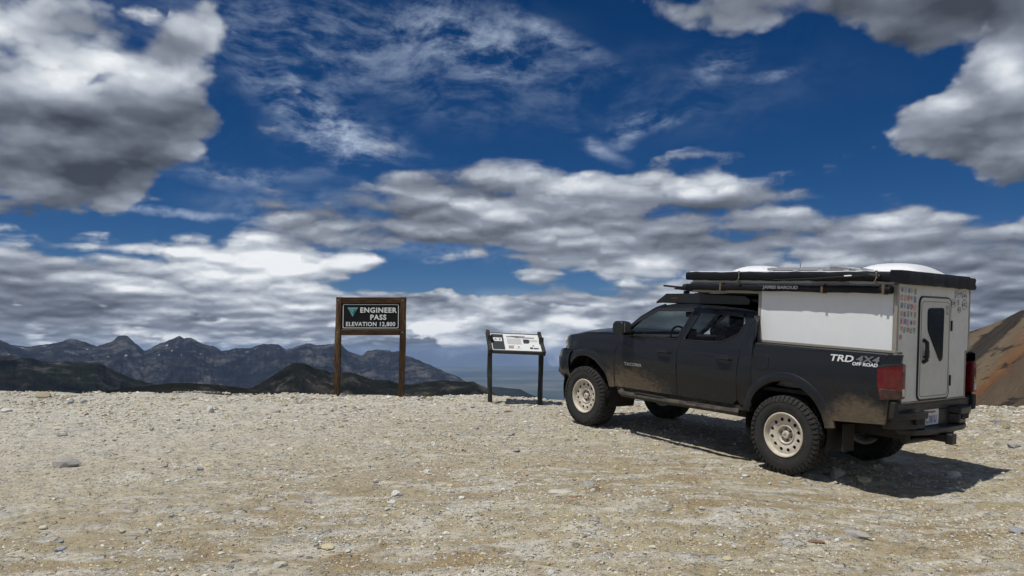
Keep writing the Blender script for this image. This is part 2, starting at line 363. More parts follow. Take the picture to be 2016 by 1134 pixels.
ROCK_TONES = (srgb(186, 180, 166), srgb(168, 158, 140), srgb(150, 150, 150), srgb(206, 203, 196))
def mat_ground():
    m = bpy.data.materials.new('stony_ground'); m.use_nodes = True
    t = NT(m.node_tree); b = t.n['Principled BSDF']
    P = t.new('ShaderNodeTexCoord').outputs['Object']
    P2 = t.v('MULTIPLY', P, (1, 1, 0.3))
    big = t.noise(P2, 0.28, 3, 0.55)
    mid = t.noise(t.v('ADD', P2, (7, 3, 0)), 1.1, 5, 0.62)
    fin = t.noise(P2, 9.0, 6, 0.7)
    wash = t.noise(t.v('MULTIPLY', P2, (0.9, 2.6, 1)), 1.6, 6, 0.66, dist=0.6)
    sand = t.mix(t.rng(big, 0.40, 0.60), (0.345, 0.282, 0.172), (0.425, 0.370, 0.250))
    ochre = t.mix(t.rng(mid, 0.50, 0.68), sand, (0.310, 0.228, 0.122))
    x, y, z = t.sep(P)
    pale_f = t.m('MULTIPLY', t.rng(wash, 0.47, 0.60), 0.85)
    left = t.rng(t.m('ADD', t.m('SUBTRACT', y, t.m('MULTIPLY', x, 0.55)), t.m('MULTIPLY', t.m('SUBTRACT', mid, 0.5), 6)), 7.5, 14.0, 0.0, 0.85)
    dust = t.mix(t.m('MAXIMUM', pale_f, left), ochre, (0.560, 0.532, 0.462))
    # ledges of bluish bedrock that show through the dust
    led = t.noise(t.v('ADD', t.v('MULTIPLY', P2, (1.5, 2.6, 1)), (2.2, 9.1, 0)), 1.25, 7, 0.68, dist=0.8)
    lf = t.rng(led, 0.585, 0.635)
    lcol = t.mix(t.noise(P2, 14, 5, 0.7), (0.25, 0.255, 0.25), (0.56, 0.54, 0.49))
    c = t.mix(t.m('MULTIPLY', lf, 0.8), dust, lcol)
    # crushed gravel in the surface
    vw = t.v('ADD', P2, t.v('SCALE', t.v('SUBTRACT', t.noise(P2, 30, 3, 0.6, col=True), (.5, .5, .5)), scale=0.03))
    vr = t.voro(vw, 38, out='Color'); vd = t.voro(vw, 38)
    vr2 = t.voro(vw, 14, out='Color'); vd2 = t.voro(vw, 14)
    g1 = t.sep(vr)[0]; g2 = t.sep(vr2)
    stone1 = t.m('MULTIPLY', t.rng(g1, 0.62, 0.70), t.rng(vd, 0.52, 0.36))
    stone2 = t.m('MULTIPLY', t.rng(g2[0], 0.80, 0.84), t.rng(vd2, 0.44, 0.34))
    scol = t.ramp(g2[1], [(0.0, (0.25, 0.23, 0.205)), (0.35, (0.40, 0.37, 0.30)), (0.7, (0.52, 0.49, 0.42)), (1.0, (0.62, 0.60, 0.55))])
    c = t.mix(t.m('MULTIPLY', stone1, 0.7), c, t.ramp(t.sep(vr)[1], [(0, (0.24, 0.215, 0.17)), (0.5, (0.42, 0.385, 0.30)), (1, (0.54, 0.52, 0.46))]))
    c = t.mix(t.m('MULTIPLY', stone2, 0.85), c, scol)
    vw3 = t.v('ADD', t.v('MULTIPLY', P2, (1, 1.35, 1)), t.v('SCALE', t.v('SUBTRACT', t.noise(P2, 7, 4, 0.65, col=True), (.5, .5, .5)), scale=0.16))
    c3 = t.sep(t.voro(vw3, 4.6, out='Color')); d3 = t.voro(vw3, 4.6)
    stone3 = t.m('MULTIPLY', t.m('MULTIPLY', t.rng(c3[0], 0.66, 0.72), t.rng(d3, 0.46, 0.36)), t.rng(t.noise(P2, 0.9, 4, 0.6), 0.44, 0.56))
    s3col = t.mix(t.noise(P2, 26, 5, 0.75), t.ramp(c3[1], [(0, (0.24, 0.235, 0.225)), (0.45, (0.38, 0.37, 0.34)), (1, (0.46, 0.43, 0.36))]), (0.60, 0.59, 0.55))
    c = t.mix(t.m('MULTIPLY', stone3, 0.8), c, s3col)
    rust = t.m('MULTIPLY', t.rng(t.noise(t.v('ADD', P2, (31, 4, 0)), 2.2, 5, 0.7), 0.66, 0.74), 0.55)
    c = t.mix(rust, c, (0.25, 0.14, 0.085))
    c = t.mix(t.rng(fin, 0.30, 0.75), t.v('SCALE', c, scale=0.70), t.v('SCALE', c, scale=1.14))
    t.put(b.inputs['Base Color'], c); b.inputs['Roughness'].default_value = 0.95
    b.inputs['Specular IOR Level'].default_value = 0.2
    h = t.m('ADD', t.m('MULTIPLY', fin, 0.35), t.m('ADD', t.m('MULTIPLY', stone1, 0.35), t.m('MULTIPLY', stone2, 0.9)))
    h = t.m('ADD', h, t.m('MULTIPLY', led, 1.0))
    h = t.m('ADD', h, t.m('MULTIPLY', stone3, 0.8))
    h = t.m('ADD', h, t.m('MULTIPLY', t.noise(P2, 55, 4, 0.75), 0.28))
    bp = t.new('ShaderNodeBump'); bp.inputs['Strength'].default_value = 1.0; bp.inputs['Distance'].default_value = 0.042
    t.put(bp.inputs['Height'], h); t.l.new(bp.outputs[0], b.inputs['Normal'])
    return m
def build_ground():
    ang = np.concatenate([np.arange(-180, -42, 6.0), np.arange(-42, 42, 0.11), np.arange(42, 180.1, 6.0)])
    rad = np.concatenate([[0.02, 1.0, 2.0, 3.0], 3.6 + np.cumsum(np.linspace(0.016, 0.034, 480))])
    rad = np.concatenate([rad, rad[-1] * 1.09 ** np.arange(1, 46)])
    A, Rr = np.meshgrid(np.radians(ang), rad)
    X = Rr * np.sin(A); Y = Rr * np.cos(A)
    Z = ground_z(X, Y)
    v = np.stack([X.ravel(), Y.ravel(), Z.ravel()], 1)
    f = grid_faces(len(rad), len(ang))[:, ::-1]
    o = link('ground', mesh_from('ground', v, f), mat_ground())
    tag(o, 'pale stony ground of the mountain pass in the foreground', kind='structure')
build_ground()

# ------------------------------------------------------------------ far terrain (azimuth deg, elevation deg of each skyline)
SKYLINE_FAR = [(-80, .7), (-70, 1.1), (-62, .3), (-52, .9), (-44, .5), (-38, 1.1), (-35.41, 0.99), (-33.84, 0.66), (-33.3, 0.35), (-32.21, 0.26), (-31.12, 0.39), (-30.0, 0.76), (-28.98, 0.46), (-28.53, 0.3), (-27.6, 0.67), (-27.31, 1.05), (-26.77, 1.05), (-26.39, 0.71), (-25.69, 0.14), (-25.2, 0.27), (-24.43, 0.66), (-23.59, 1.11), (-23.26, 0.87), (-22.84, 0.91), (-22.01, 0.49), (-21.35, 0.42), (-20.81, 0.07), (-20.01, 0.21), (-19.0, 0.22), (-17.98, 0.51), (-17.01, 0.47), (-16.51, 0.07), (-15.18, 0.48), (-13.75, 0.52), (-12.67, 0.56), (-12.3, 0.15), (-11.93, -0.07), (-11.45, -0.19), (-11.08, -0.33), (-10.65, -0.04), (-10.28, 0.04), (-9.17, 0.04), (-8.98, -0.11), (-8.43, 0.04), (-7.98, -0.34), (-6.74, -0.79), (-5.23, -1.39), (-3.9, -1.96), (-2.96, -2.45), (-1.06, -3.13), (0.08, -3.69), (3, -5.0)]
SKYLINE_LEFT = [(-75, .4), (-60, -.3), (-45, .1), (-35.35, -0.19), (-33.79, -0.32), (-33.0, -0.38), (-32.18, -0.45), (-31.63, -0.61), (-30.79, -0.65), (-28.5, -0.67), (-27.89, -1.0), (-26.97, -1.58), (-26.05, -1.97), (-25.11, -2.22), (-23.85, -2.52), (-21.9, -2.91), (-18, -4.2)]
SKYLINE_LOW = [(-70, -4), (-45, -3.6), (-30.97, -3.01), (-29.28, -2.73), (-26.94, -2.49), (-25.11, -2.26), (-23.86, -2.14), (-22.9, -2.16), (-21.27, -2.29), (-19.26, -2.57), (-17.2, -2.81), (-15.1, -3.2), (-8, -4.4)]
SKYLINE_CONE = [(-25, -5.0), (-19.59, -2.95), (-18.58, -2.54), (-17.57, -1.91), (-16.55, -1.2), (-15.92, -0.84), (-15.15, -0.88), (-14.36, -1.28), (-13.78, -1.29), (-13.35, -1.58), (-12.27, -1.52), (-11.54, -1.59), (-10.43, -2.04), (-9.14, -2.13), (-8.21, -2.43), (-7.84, -2.47), (-6.35, -2.29), (-5.22, -2.11), (-4.09, -2.26), (-2.96, -2.26), (-1.82, -2.72), (-1.25, -3.13), (-0.68, -3.69), (3, -6)]
SKYLINE_BLUE = [(-8, -3.6), (-2.58, -2.87), (-1.44, -2.6), (-0.3, -2.72), (0.64, -2.79), (1.21, -3.13), (1.97, -3.43), (3.1, -3.69), (4.61, -3.75), (12, -4.1)]
SKYLINE_RIGHT = [(24, -6), (27.5, -.6), (29.2, 0.5), (30.13, 1.05), (30.93, 1.3), (31.69, 1.52), (32.81, 1.98), (33.5, 2.38), (33.71, 2.52), (33.93, 2.53), (35.6, 2.85), (38.54, 3.6), (46, 5.4), (58, 5.0), (75, 3.2)]
def terrain(name, label, prof, D, front, back, base, mat, step, rows, rough, spur, jag, seed, power=1.0, wander=0.0):
    az = np.arange(prof[0][0], prof[-1][0], step)
    el = np.interp(az, [p[0] for p in prof], [p[1] for p in prof])
    el = np.convolve(np.pad(el, 2, mode='edge'), [.1, .2, .4, .2, .1], 'valid')
    a = np.radians(az)
    L = a * D
    Dc = D * (1 + wander * fbm(L / (D * .12), L * 0 + 3.3, 3, seed=seed + 3))
    zc = EYE + Dc * np.tan(np.radians(el)) + jag * (fbm(L / (D * .03), L * 0, 6, 0.66, seed=seed, ridged=True))
    s = np.concatenate([[1.0, 0.999], np.linspace(1, 0, rows)[1:] ** 1.15])
    rr = []; zz = []
    for k, sv in enumerate(s):
        r = Dc - front * sv
        f = (1 - sv) ** power
        z = base + (zc - base) * f
        amp = np.minimum(1.0, sv * 7) * np.minimum(1.0, (1 - sv) * 3)
        sp = fbm((L + seed * 91) / (front * .16), r / (front * .75), 6, 0.56, seed=seed + 5, ridged=True)
        sp2 = fbm(L / (front * .035), r / (front * .09), 4, 0.6, seed=seed + 8, ridged=True)
        z = z + amp * (zc - base) * (spur * sp + rough * sp2)
        if k == 0: z = z * 0 - 1500.0
        rr.append(r); zz.append(z)
    for q in np.linspace(0, 1, 9)[1:]:
        rr.append(Dc + back * q); z = zc + (base - zc) * q + 0.06 * (zc - base) * fbm(L / (front * .1), rr[-1] / (front * .2), 4, seed=seed) * min(1, 4 * q)
        zz.append(z)
    rr = np.array(rr); zz = np.array(zz)
    X = rr * np.sin(a)[None]; Y = rr * np.cos(a)[None]
    v = np.stack([X.ravel(), Y.ravel(), zz.ravel()], 1)
    o = link(name, mesh_from(name, v, grid_faces(rr.shape[0], rr.shape[1])[:, ::-1]), mat)
    return tag(o, label, kind='structure')
def mat_rocky(name, stops, scale, strata=0.0, snow=0.0, bump=1.0, green=None, warm=None):
    m = bpy.data.materials.new(name); m.use_nodes = True
    t = NT(m.node_tree); b = t.n['Principled BSDF']
    P = t.new('ShaderNodeTexCoord').outputs['Object']
    Pw = t.v('ADD', P, t.v('SCALE', t.v('SUBTRACT', t.noise(P, 1.0 / scale, 4, 0.6, col=True), (.5, .5, .5)), scale=scale * 0.5))
    n = t.noise(Pw, 1.6 / scale, 8, 0.68)
    zz = t.sep(Pw)[2]
    st = t.noise(t.v('MULTIPLY', Pw, (0.12, 0.12, 1.0)), 14 / scale, 4, 0.65)
    f = t.m('ADD', t.m('MULTIPLY', n, 1.0 - strata), t.m('MULTIPLY', st, strata))
    f = t.m('ADD', f, t.m('MULTIPLY', t.m('SUBTRACT', t.noise(Pw, 9.0 / scale, 6, 0.7), 0.5), 0.35))
    c = t.ramp(f, stops)
    geo = t.new('ShaderNodeNewGeometry')
    steep = t.sep(geo.outputs['Normal'])[2]
    if green:
        g = t.m('MULTIPLY', t.rng(steep, 0.72, 0.9), t.rng(t.noise(P, 2.5 / scale, 4, 0.6), 0.42, 0.6))
        c = t.mix(g, c, green)
    if warm:
        g = t.rng(t.noise(t.v('ADD', P, (900, 0, 0)), 1.4 / scale, 5, 0.65), 0.56, 0.66)
        c = t.mix(t.m('MULTIPLY', g, 0.7), c, warm)
    if snow:
        s1 = t.rng(t.noise(t.v('MULTIPLY', P, (1, 1, 2.0)), 7.0 / scale, 5, 0.6), 0.665, 0.69)
        s2 = t.m('MULTIPLY', t.rng(t.sep(P)[2], snow - 180, snow - 60), t.rng(t.sep(P)[2], snow + 120, snow + 20))
        c = t.mix(t.m('MULTIPLY', s1, s2), c, (0.6, 0.62, 0.66))
    t.put(b.inputs['Base Color'], c); b.inputs['Roughness'].default_value = 1.0; b.inputs['Specular IOR Level'].default_value = 0.0
    bp = t.new('ShaderNodeBump'); bp.inputs['Strength'].default_value = 1.0; bp.inputs['Distance'].default_value = scale * 0.06 * bump
    t.put(bp.inputs['Height'], t.noise(Pw, 3.0 / scale, 9, 0.72)); t.l.new(bp.outputs[0], b.inputs['Normal'])
    return m
M_FAR = mat_rocky('far_rock', [(0.38, (0.004, 0.005, 0.007)), (0.46, (0.014, 0.014, 0.017)), (0.53, (0.030, 0.029, 0.032)), (0.60, (0.095, 0.09, 0.088))], 1100, strata=0.45, snow=60, bump=1.6)  # rock tones lowered so the colour carries the cloud shade on the range
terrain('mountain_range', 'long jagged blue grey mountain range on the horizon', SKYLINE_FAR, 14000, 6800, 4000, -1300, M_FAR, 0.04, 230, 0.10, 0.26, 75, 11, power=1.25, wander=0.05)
M_LEFT = mat_rocky('shade_toned_rock_and_tundra', [(0.38, (0.005, 0.006, 0.008)), (0.47, (0.016, 0.018, 0.020)), (0.53, (0.036, 0.036, 0.038)), (0.61, (0.10, 0.096, 0.092))], 420, green=(0.013, 0.017, 0.014), warm=(0.040, 0.034, 0.028), bump=1.2)  # cloud shade is worked into these rock and tundra colours
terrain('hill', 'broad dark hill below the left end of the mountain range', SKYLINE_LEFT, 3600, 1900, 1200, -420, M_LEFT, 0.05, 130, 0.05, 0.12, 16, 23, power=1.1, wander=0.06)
M_NEAR = mat_rocky('shade_toned_tundra', [(0.38, (0.005, 0.006, 0.006)), (0.48, (0.015, 0.015, 0.014)), (0.54, (0.030, 0.029, 0.026)), (0.62, (0.085, 0.076, 0.064))], 160, green=(0.012, 0.014, 0.011), warm=(0.026, 0.023, 0.020), bump=0.9)  # near hills: base colours darkened to stand in for a cloud shadow
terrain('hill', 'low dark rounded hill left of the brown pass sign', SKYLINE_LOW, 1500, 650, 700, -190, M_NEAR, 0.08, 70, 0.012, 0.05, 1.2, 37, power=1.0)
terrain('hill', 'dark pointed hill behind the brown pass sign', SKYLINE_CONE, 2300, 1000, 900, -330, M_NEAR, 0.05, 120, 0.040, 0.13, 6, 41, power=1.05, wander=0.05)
M_BLUE = mat_rocky('forested_hill', [(0.3, (0.010, 0.014, 0.016)), (0.7, (0.030, 0.036, 0.036))], 900, bump=0.7)
terrain('hill', 'low blue hill seen between the posts of the slanted board', SKYLINE_BLUE, 9000, 3500, 3000, -1500, M_BLUE, 0.08, 60, 0.012, 0.06, 8, 53)

def mat_talus():
    m = bpy.data.materials.new('striped_talus'); m.use_nodes = True
    t = NT(m.node_tree); b = t.n['Principled BSDF']
    P = t.new('ShaderNodeTexCoord').outputs['Object']
    # streaks run down the fall line of the scree
    x, y, z = t.sep(P)
    u = t.v('DOT_PRODUCT', P, (-0.30, 0.17, 1.0))
    w = t.v('DOT_PRODUCT', P, (0.50, -0.28, 1.0))
    u = t.m('SUBTRACT', y, t.m('MULTIPLY', x, TAL_SLOPE))
    n1 = t.noise(t.vec(t.m('MULTIPLY', u, 0.09), t.m('MULTIPLY', t.m('ADD', x, y), 0.010), 0.0), 1.0, 7, 0.68)
    n2 = t.noise(t.vec(t.m('MULTIPLY', u, 0.5), t.m('MULTIPLY', t.m('ADD', x, y), 0.03), 3.0), 1.0, 5, 0.7)
    nn = t.noise(P, 0.06, 6, 0.65)
    q = t.m('ADD', u, t.m('ADD', t.m('MULTIPLY', t.m('SUBTRACT', n1, 0.5), 26), t.m('MULTIPLY', t.m('SUBTRACT', nn, 0.5), 16)))
    f = t.rng(q, TAL_LO, TAL_HI)
    c = t.ramp(f, [(0.0, (0.075, 0.062, 0.050)), (0.18, (0.10, 0.080, 0.060)), (0.30, (0.135, 0.100, 0.068)), (0.37, (0.110, 0.080, 0.056)), (0.41, (0.185, 0.080, 0.034)), (0.45, (0.205, 0.110, 0.052)),
                   (0.50, (0.19, 0.135, 0.085)), (0.61, (0.185, 0.145, 0.10)), (0.635, (0.036, 0.033, 0.031)), (0.735, (0.032, 0.030, 0.029)), (0.76, (0.19, 0.145, 0.10)), (0.86, (0.16, 0.125, 0.09)), (0.90, (0.04, 0.036, 0.034)), (1.0, (0.10, 0.08, 0.06))])
    c = t.mix(t.rng(n2, 0.35, 0.7, 0.0, 0.55), c, (0.11, 0.09, 0.072))
    crag = t.m('MULTIPLY', t.rng(t.noise(P, 0.045, 6, 0.65), 0.56, 0.60), 0.9)
    c = t.mix(crag, c, (0.035, 0.033, 0.032))
    t.put(b.inputs['Base Color'], c); b.inputs['Roughness'].default_value = 1.0; b.inputs['Specular IOR Level'].default_value = 0.0
    bp = t.new('ShaderNodeBump'); bp.inputs['Strength'].default_value = 0.9; bp.inputs['Distance'].default_value = 2.2
    t.put(bp.inputs['Height'], t.m('ADD', t.noise(P, 0.25, 8, 0.72), t.m('MULTIPLY', n2, 0.8))); t.l.new(bp.outputs[0], b.inputs['Normal'])
    return m
TAL_SLOPE, TAL_LO, TAL_HI = 0.75, 100.0, 205.0
terrain('talus_slope', 'tan and orange striped scree slope right of the pickup', SKYLINE_RIGHT, 420, 300, 260, -60, mat_talus(), 0.08, 130, 0.012, 0.05, 1.6, 61, power=0.92, wander=0.04)

def mat_plain():
    m = bpy.data.materials.new('valley_plain'); m.use_nodes = True
    t = NT(m.node_tree); b = t.n['Principled BSDF']
    P = t.new('ShaderNodeTexCoord').outputs['Object']
    n = t.noise(P, 0.00022, 7, 0.62)
    c = t.ramp(n, [(0.35, (0.040, 0.055, 0.050)), (0.5, (0.075, 0.090, 0.078)), (0.62, (0.14, 0.145, 0.12)), (0.75, (0.24, 0.23, 0.19))])
    t.put(b.inputs['Base Color'], c); b.inputs['Roughness'].default_value = 1.0; b.inputs['Specular IOR Level'].default_value = 0.0
    return m
def build_plain():
    rad = np.concatenate([[100], np.linspace(3000, 76000, 60)])
    ang = np.radians(np.arange(-180, 180.1, 2.0))
    A, Rr = np.meshgrid(ang, rad)
    X = Rr * np.sin(A); Y = Rr * np.cos(A)
    Z = -1500 + 240 * np.clip(fbm(X / 9000, Y / 9000, 4, seed=77) + .05, 0, 1) * np.clip((Rr - 14000) / 20000, 0, 1)
    v = np.stack([X.ravel(), Y.ravel(), Z.ravel()], 1)
    o = link('valley_floor', mesh_from('valley_floor', v, grid_faces(len(rad), len(ang))[:, ::-1]), mat_plain())
    tag(o, 'hazy blue plain far below, seen between the slanted board posts', kind='structure')
build_plain()

def build_haze():
    lo, hi, r = -1502.0, 400.0, 80000.0
    bm = bmesh.new(); bmesh.ops.create_cube(bm, size=1.0)
    for v in bm.verts: v.co = Vector((v.co.x * 2 * r, v.co.y * 2 * r, lo + (v.co.z + .5) * (hi - lo)))
    me = bpy.data.meshes.new('haze'); bm.to_mesh(me); bm.free()
    m = bpy.data.materials.new('mountain_air'); m.use_nodes = True
    t = NT(m.node_tree)
    for n in list(t.n): t.n.remove(n)
    pv = t.new('ShaderNodeVolumePrincipled')
    pv.inputs['Color'].default_value = (0.40, 0.60, 0.96, 1); pv.inputs['Density'].default_value = HAZE
    pv.inputs['Anisotropy'].default_value = 0.0
    out = t.new('ShaderNodeOutputMaterial'); t.l.new(pv.outputs[0], out.inputs['Volume'])
    o = link('haze', me, m); tag(o, 'thin blue mountain air', kind='stuff')
HAZE = 1.35e-5
build_haze()
# ------------------------------------------------------------------ modelling tools
def finish(name, bm, mats, parent=None, bevel=0.0, seg=2, angle=35, smooth=True, loc=None, solid=0.0):
    bmesh.ops.recalc_face_normals(bm, faces=bm.faces)
    me = bpy.data.meshes.new(name); bm.to_mesh(me); bm.free()
    o = link(name, me, mats, parent)
    if smooth:
        me.shade_smooth(); me.set_sharp_from_angle(angle=R_(angle))
    if bevel > 0:
        md = o.modifiers.new('bevel', 'BEVEL'); md.width = bevel; md.segments = seg; md.limit_method = 'ANGLE'; md.angle_limit = R_(40)
        md.harden_normals = False
    if loc is not None: o.location = loc
    return o
def box(bm, x0, x1, y0, y1, z0, z1, mat=0, M=None):
    vs = [bm.verts.new(Vector(c)) for c in ((x0, y0, z0), (x1, y0, z0), (x1, y1, z0), (x0, y1, z0), (x0, y0, z1), (x1, y0, z1), (x1, y1, z1), (x0, y1, z1))]
    if M is not None:
        for v in vs: v.co = M @ v.co
    for f in ((0, 3, 2, 1), (4, 5, 6, 7), (0, 1, 5, 4), (1, 2, 6, 5), (2, 3, 7, 6), (3, 0, 4, 7)):
        bm.faces.new([vs[i] for i in f]).material_index = mat
    return vs
def part_box(name, b, mats, parent, bevel=0.004, M=None, **k):
    bm = bmesh.new(); box(bm, *b, M=M); return finish(name, bm, mats, parent, bevel=bevel, **k)
def prism(bm, pts, axis, a, b, mat=0):
    """extrude a 2D outline along an axis; pts are the other two coordinates in xyz order"""
    def P(p, t):
        return Vector((t, p[0], p[1])) if axis == 'x' else Vector((p[0], t, p[1])) if axis == 'y' else Vector((p[0], p[1], t))
    A = [bm.verts.new(P(p, a)) for p in pts]; B = [bm.verts.new(P(p, b)) for p in pts]
    n = len(pts)
    bm.faces.new(A).material_index = mat; bm.faces.new(B[::-1]).material_index = mat
    for i in range(n): bm.faces.new((A[i], B[i], B[(i + 1) % n], A[(i + 1) % n])).material_index = mat
def tube(bm, pts, r, n=8, mat=0, caps=True, flat=1.0):
    pts = [Vector(p) for p in pts]; rings = []
    rs = r if hasattr(r, '__len__') else [r] * len(pts)
    up = Vector((0, 0, 1))
    for i, p in enumerate(pts):
        d = (pts[min(i + 1, len(pts) - 1)] - pts[max(i - 1, 0)]).normalized()
        s = d.cross(up)
        s = s.normalized() if s.length > 1e-3 else Vector((1, 0, 0))
        w = s.cross(d).normalized()
        rings.append([bm.verts.new(p + (s * cos(2 * pi * k / n) + w * sin(2 * pi * k / n) * flat) * rs[i]) for k in range(n)])
    for a, b in zip(rings, rings[1:]):
        for k in range(n): bm.faces.new((a[k], a[(k + 1) % n], b[(k + 1) % n], b[k])).material_index = mat
    if caps: bm.faces.new(rings[0][::-1]).material_index = mat; bm.faces.new(rings[-1]).material_index = mat
def lathe(bm, prof, n=48, cx=0, cz=0, mat=0):
    """prof: (radius, y) turned about the y axis"""
    rings = [[bm.verts.new((cx + r * cos(2 * pi * k / n), y, cz + r * sin(2 * pi * k / n))) for k in range(n)] if r > 1e-5 else [bm.verts.new((cx, y, cz))] for r, y in prof]
    for a, b in zip(rings, rings[1:]):
        for k in range(n):
            q = [a[k % len(a)], a[(k + 1) % len(a)], b[(k + 1) % len(b)], b[k % len(b)]]
            u = []
            for v in q:
                if v not in u: u.append(v)
            if len(u) > 2: bm.faces.new(u).material_index = mat
def rounded(pts, r, n=5):
    """round the corners of a 2D outline"""
    out = []; m = len(pts)
    for i in range(m):
        p = Vector(pts[i][:2]); a = Vector(pts[i - 1][:2]); b = Vector(pts[(i + 1) % m][:2])
        rr = pts[i][2] if len(pts[i]) > 2 else r
        da, db = (a - p), (b - p)
        rr = min(rr, da.length * .48, db.length * .48)
        s, e = p + da.normalized() * rr, p + db.normalized() * rr
        for k in range(n + 1):
            t = k / n; out.append(tuple((s * (1 - t) + p * t) * (1 - t) + (p * (1 - t) + e * t) * t))
    return out
def arc(cx, cz, rx, rz, a0, a1, n=18):
    return [(cx + rx * cos(R_(a0 + (a1 - a0) * i / n)), cz + rz * sin(R_(a0 + (a1 - a0) * i / n))) for i in range(n + 1)]
def sheet(name, outline, fy, mats, parent, holes=(), side=1, thick=0.02, step=0.09, bevel=0.006, axis='y', lip=0.0):
    """a body panel: a flat outline in x,z bent onto the body surface y = fy(x, z), with thickness"""
    bm = bmesh.new(); edges = []
    for loop in [outline] + list(holes):
        vs = [bm.verts.new((p[0], 0, p[1])) for p in loop]
        edges += [bm.edges.new((vs[i], vs[(i + 1) % len(vs)])) for i in range(len(vs))]
    bmesh.ops.triangle_fill(bm, edges=edges, use_beauty=True, use_dissolve=False)
    bmesh.ops.dissolve_limit(bm, angle_limit=0.001, verts=[], edges=[e for e in bm.edges if len(e.link_faces) == 2])
    for ax in (0, 2):
        lo = min(v.co[ax] for v in bm.verts); hi = max(v.co[ax] for v in bm.verts)
        k = math.floor(lo / step) + 1
        while k * step < hi:
            co = [0, 0, 0]; co[ax] = k * step + 0.00137; no = [0, 0, 0]; no[ax] = 1
            bmesh.ops.bisect_plane(bm, geom=bm.verts[:] + bm.edges[:] + bm.faces[:], plane_co=co, plane_no=no)
            k += 1
    for v in bm.verts: v.co.y = fy(v.co.x, v.co.z)
    top = bm.faces[:]
    bnd = [e for e in bm.edges if len(e.link_faces) == 1]
    ext = bmesh.ops.extrude_edge_only(bm, edges=bnd)
    for v in [g for g in ext['geom'] if isinstance(g, bmesh.types.BMVert)]: v.co.y -= thick
    for v in bm.verts: v.co.y *= side
    bmesh.ops.recalc_face_normals(bm, faces=bm.faces)
    # make the outer face look outward
    f0 = max(top, key=lambda f: f.calc_area())
    if f0.normal.y * side < 0: bmesh.ops.reverse_faces(bm, faces=bm.faces)
    me = bpy.data.meshes.new(name); bm.to_mesh(me); bm.free()
    o = link(name, me, mats, parent); me.shade_smooth(); me.set_sharp_from_angle(angle=R_(32))
    if bevel:
        md = o.modifiers.new('bevel', 'BEVEL'); md.width = bevel; md.segments = 2; md.limit_method = 'ANGLE'; md.angle_limit = R_(50)
    return o
def text(name, body, size, mat, parent, M, depth=0.002, bold=0.0, shear=0.0, space=1.0, sx=1.0, align='CENTER'):
    cu = bpy.data.curves.new(name, 'FONT'); cu.body = body; cu.size = size; cu.extrude = depth; cu.offset = bold
    cu.shear = shear; cu.space_character = space; cu.align_x = align; cu.align_y = 'CENTER'; cu.resolution_u = 3
    tmp = bpy.data.objects.new('tmp', cu); COL.objects.link(tmp)
    me = bpy.data.meshes.new_from_object(tmp.evaluated_get(bpy.context.evaluated_depsgraph_get()))
    bpy.data.objects.remove(tmp)
    me.transform(M @ Matrix.Diagonal((sx, 1, 1, 1)))
    me.materials.clear()
    return link(name, me, mat, parent)

def pmat(name, col, rough=0.5, metal=0.0, spec=0.5, bump=0.0, bscale=60, var=0.0, vscale=8, coat=0.0, dust=0.0, dcol=(0.16, 0.135, 0.10)):
    m = bpy.data.materials.new(name); m.use_nodes = True
    t = NT(m.node_tree); b = t.n['Principled BSDF']
    b.inputs['Base Color'].default_value = (*col, 1); b.inputs['Roughness'].default_value = rough
    b.inputs['Metallic'].default_value = metal; b.inputs['Specular IOR Level'].default_value = spec
    if coat: b.inputs['Coat Weight'].default_value = coat; b.inputs['Coat Roughness'].default_value = 0.08
    P = t.new('ShaderNodeTexCoord').outputs['Object']
    c = None
    if var:
        n = t.noise(P, vscale, 6, 0.65)
        c = t.mix(t.rng(n, 0.3, 0.7), tuple(x * (1 - var) for x in col), tuple(x * (1 + var) for x in col))
    if dust:
        n = t.noise(P, 11, 7, 0.72)
        f = t.m('MULTIPLY', t.rng(n, 0.42, 0.72), dust)
        c = t.mix(f, c if c is not None else tuple(col), dcol)
        t.put(b.inputs['Roughness'], t.rng(f, 0, 1, rough, 0.95))
    if c is not None: t.put(b.inputs['Base Color'], c)
    if bump:
        bp = t.new('ShaderNodeBump'); bp.inputs['Strength'].default_value = bump; bp.inputs['Distance'].default_value = 0.004
        t.put(bp.inputs['Height'], t.noise(P, bscale, 5, 0.6)); t.l.new(bp.outputs[0], b.inputs['Normal'])
    return m
def glass_mat(name, tint, through):
    m = bpy.data.materials.new(name); m.use_nodes = True
    t = NT(m.node_tree)
    for n in list(t.n): t.n.remove(n)
    tr = t.new('ShaderNodeBsdfTransparent'); tr.inputs[0].default_value = (*[x * through for x in tint], 1)
    gl = t.new('ShaderNodeBsdfGlossy'); gl.inputs['Roughness'].default_value = 0.02
    df = t.new('ShaderNodeBsdfDiffuse'); df.inputs[0].default_value = (0.16, 0.14, 0.11, 1)
    P = t.new('ShaderNodeTexCoord').outputs['Object']
    fr = t.new('ShaderNodeFresnel'); fr.inputs['IOR'].default_value = 1.45
    m1 = t.new('ShaderNodeMixShader'); t.put(m1.inputs[0], t.m('MULTIPLY', fr.outputs[0], 0.8)); t.l.new(tr.outputs[0], m1.inputs[1]); t.l.new(gl.outputs[0], m1.inputs[2])
    m2 = t.new('ShaderNodeMixShader'); t.put(m2.inputs[0], t.m('MULTIPLY', t.rng(t.noise(P, 30, 6, .75), 0.42, 0.8), 0.10)); t.l.new(m1.outputs[0], m2.inputs[1]); t.l.new(df.outputs[0], m2.inputs[2])
    out = t.new('ShaderNodeOutputMaterial'); t.l.new(m2.outputs[0], out.inputs[0])
    return m
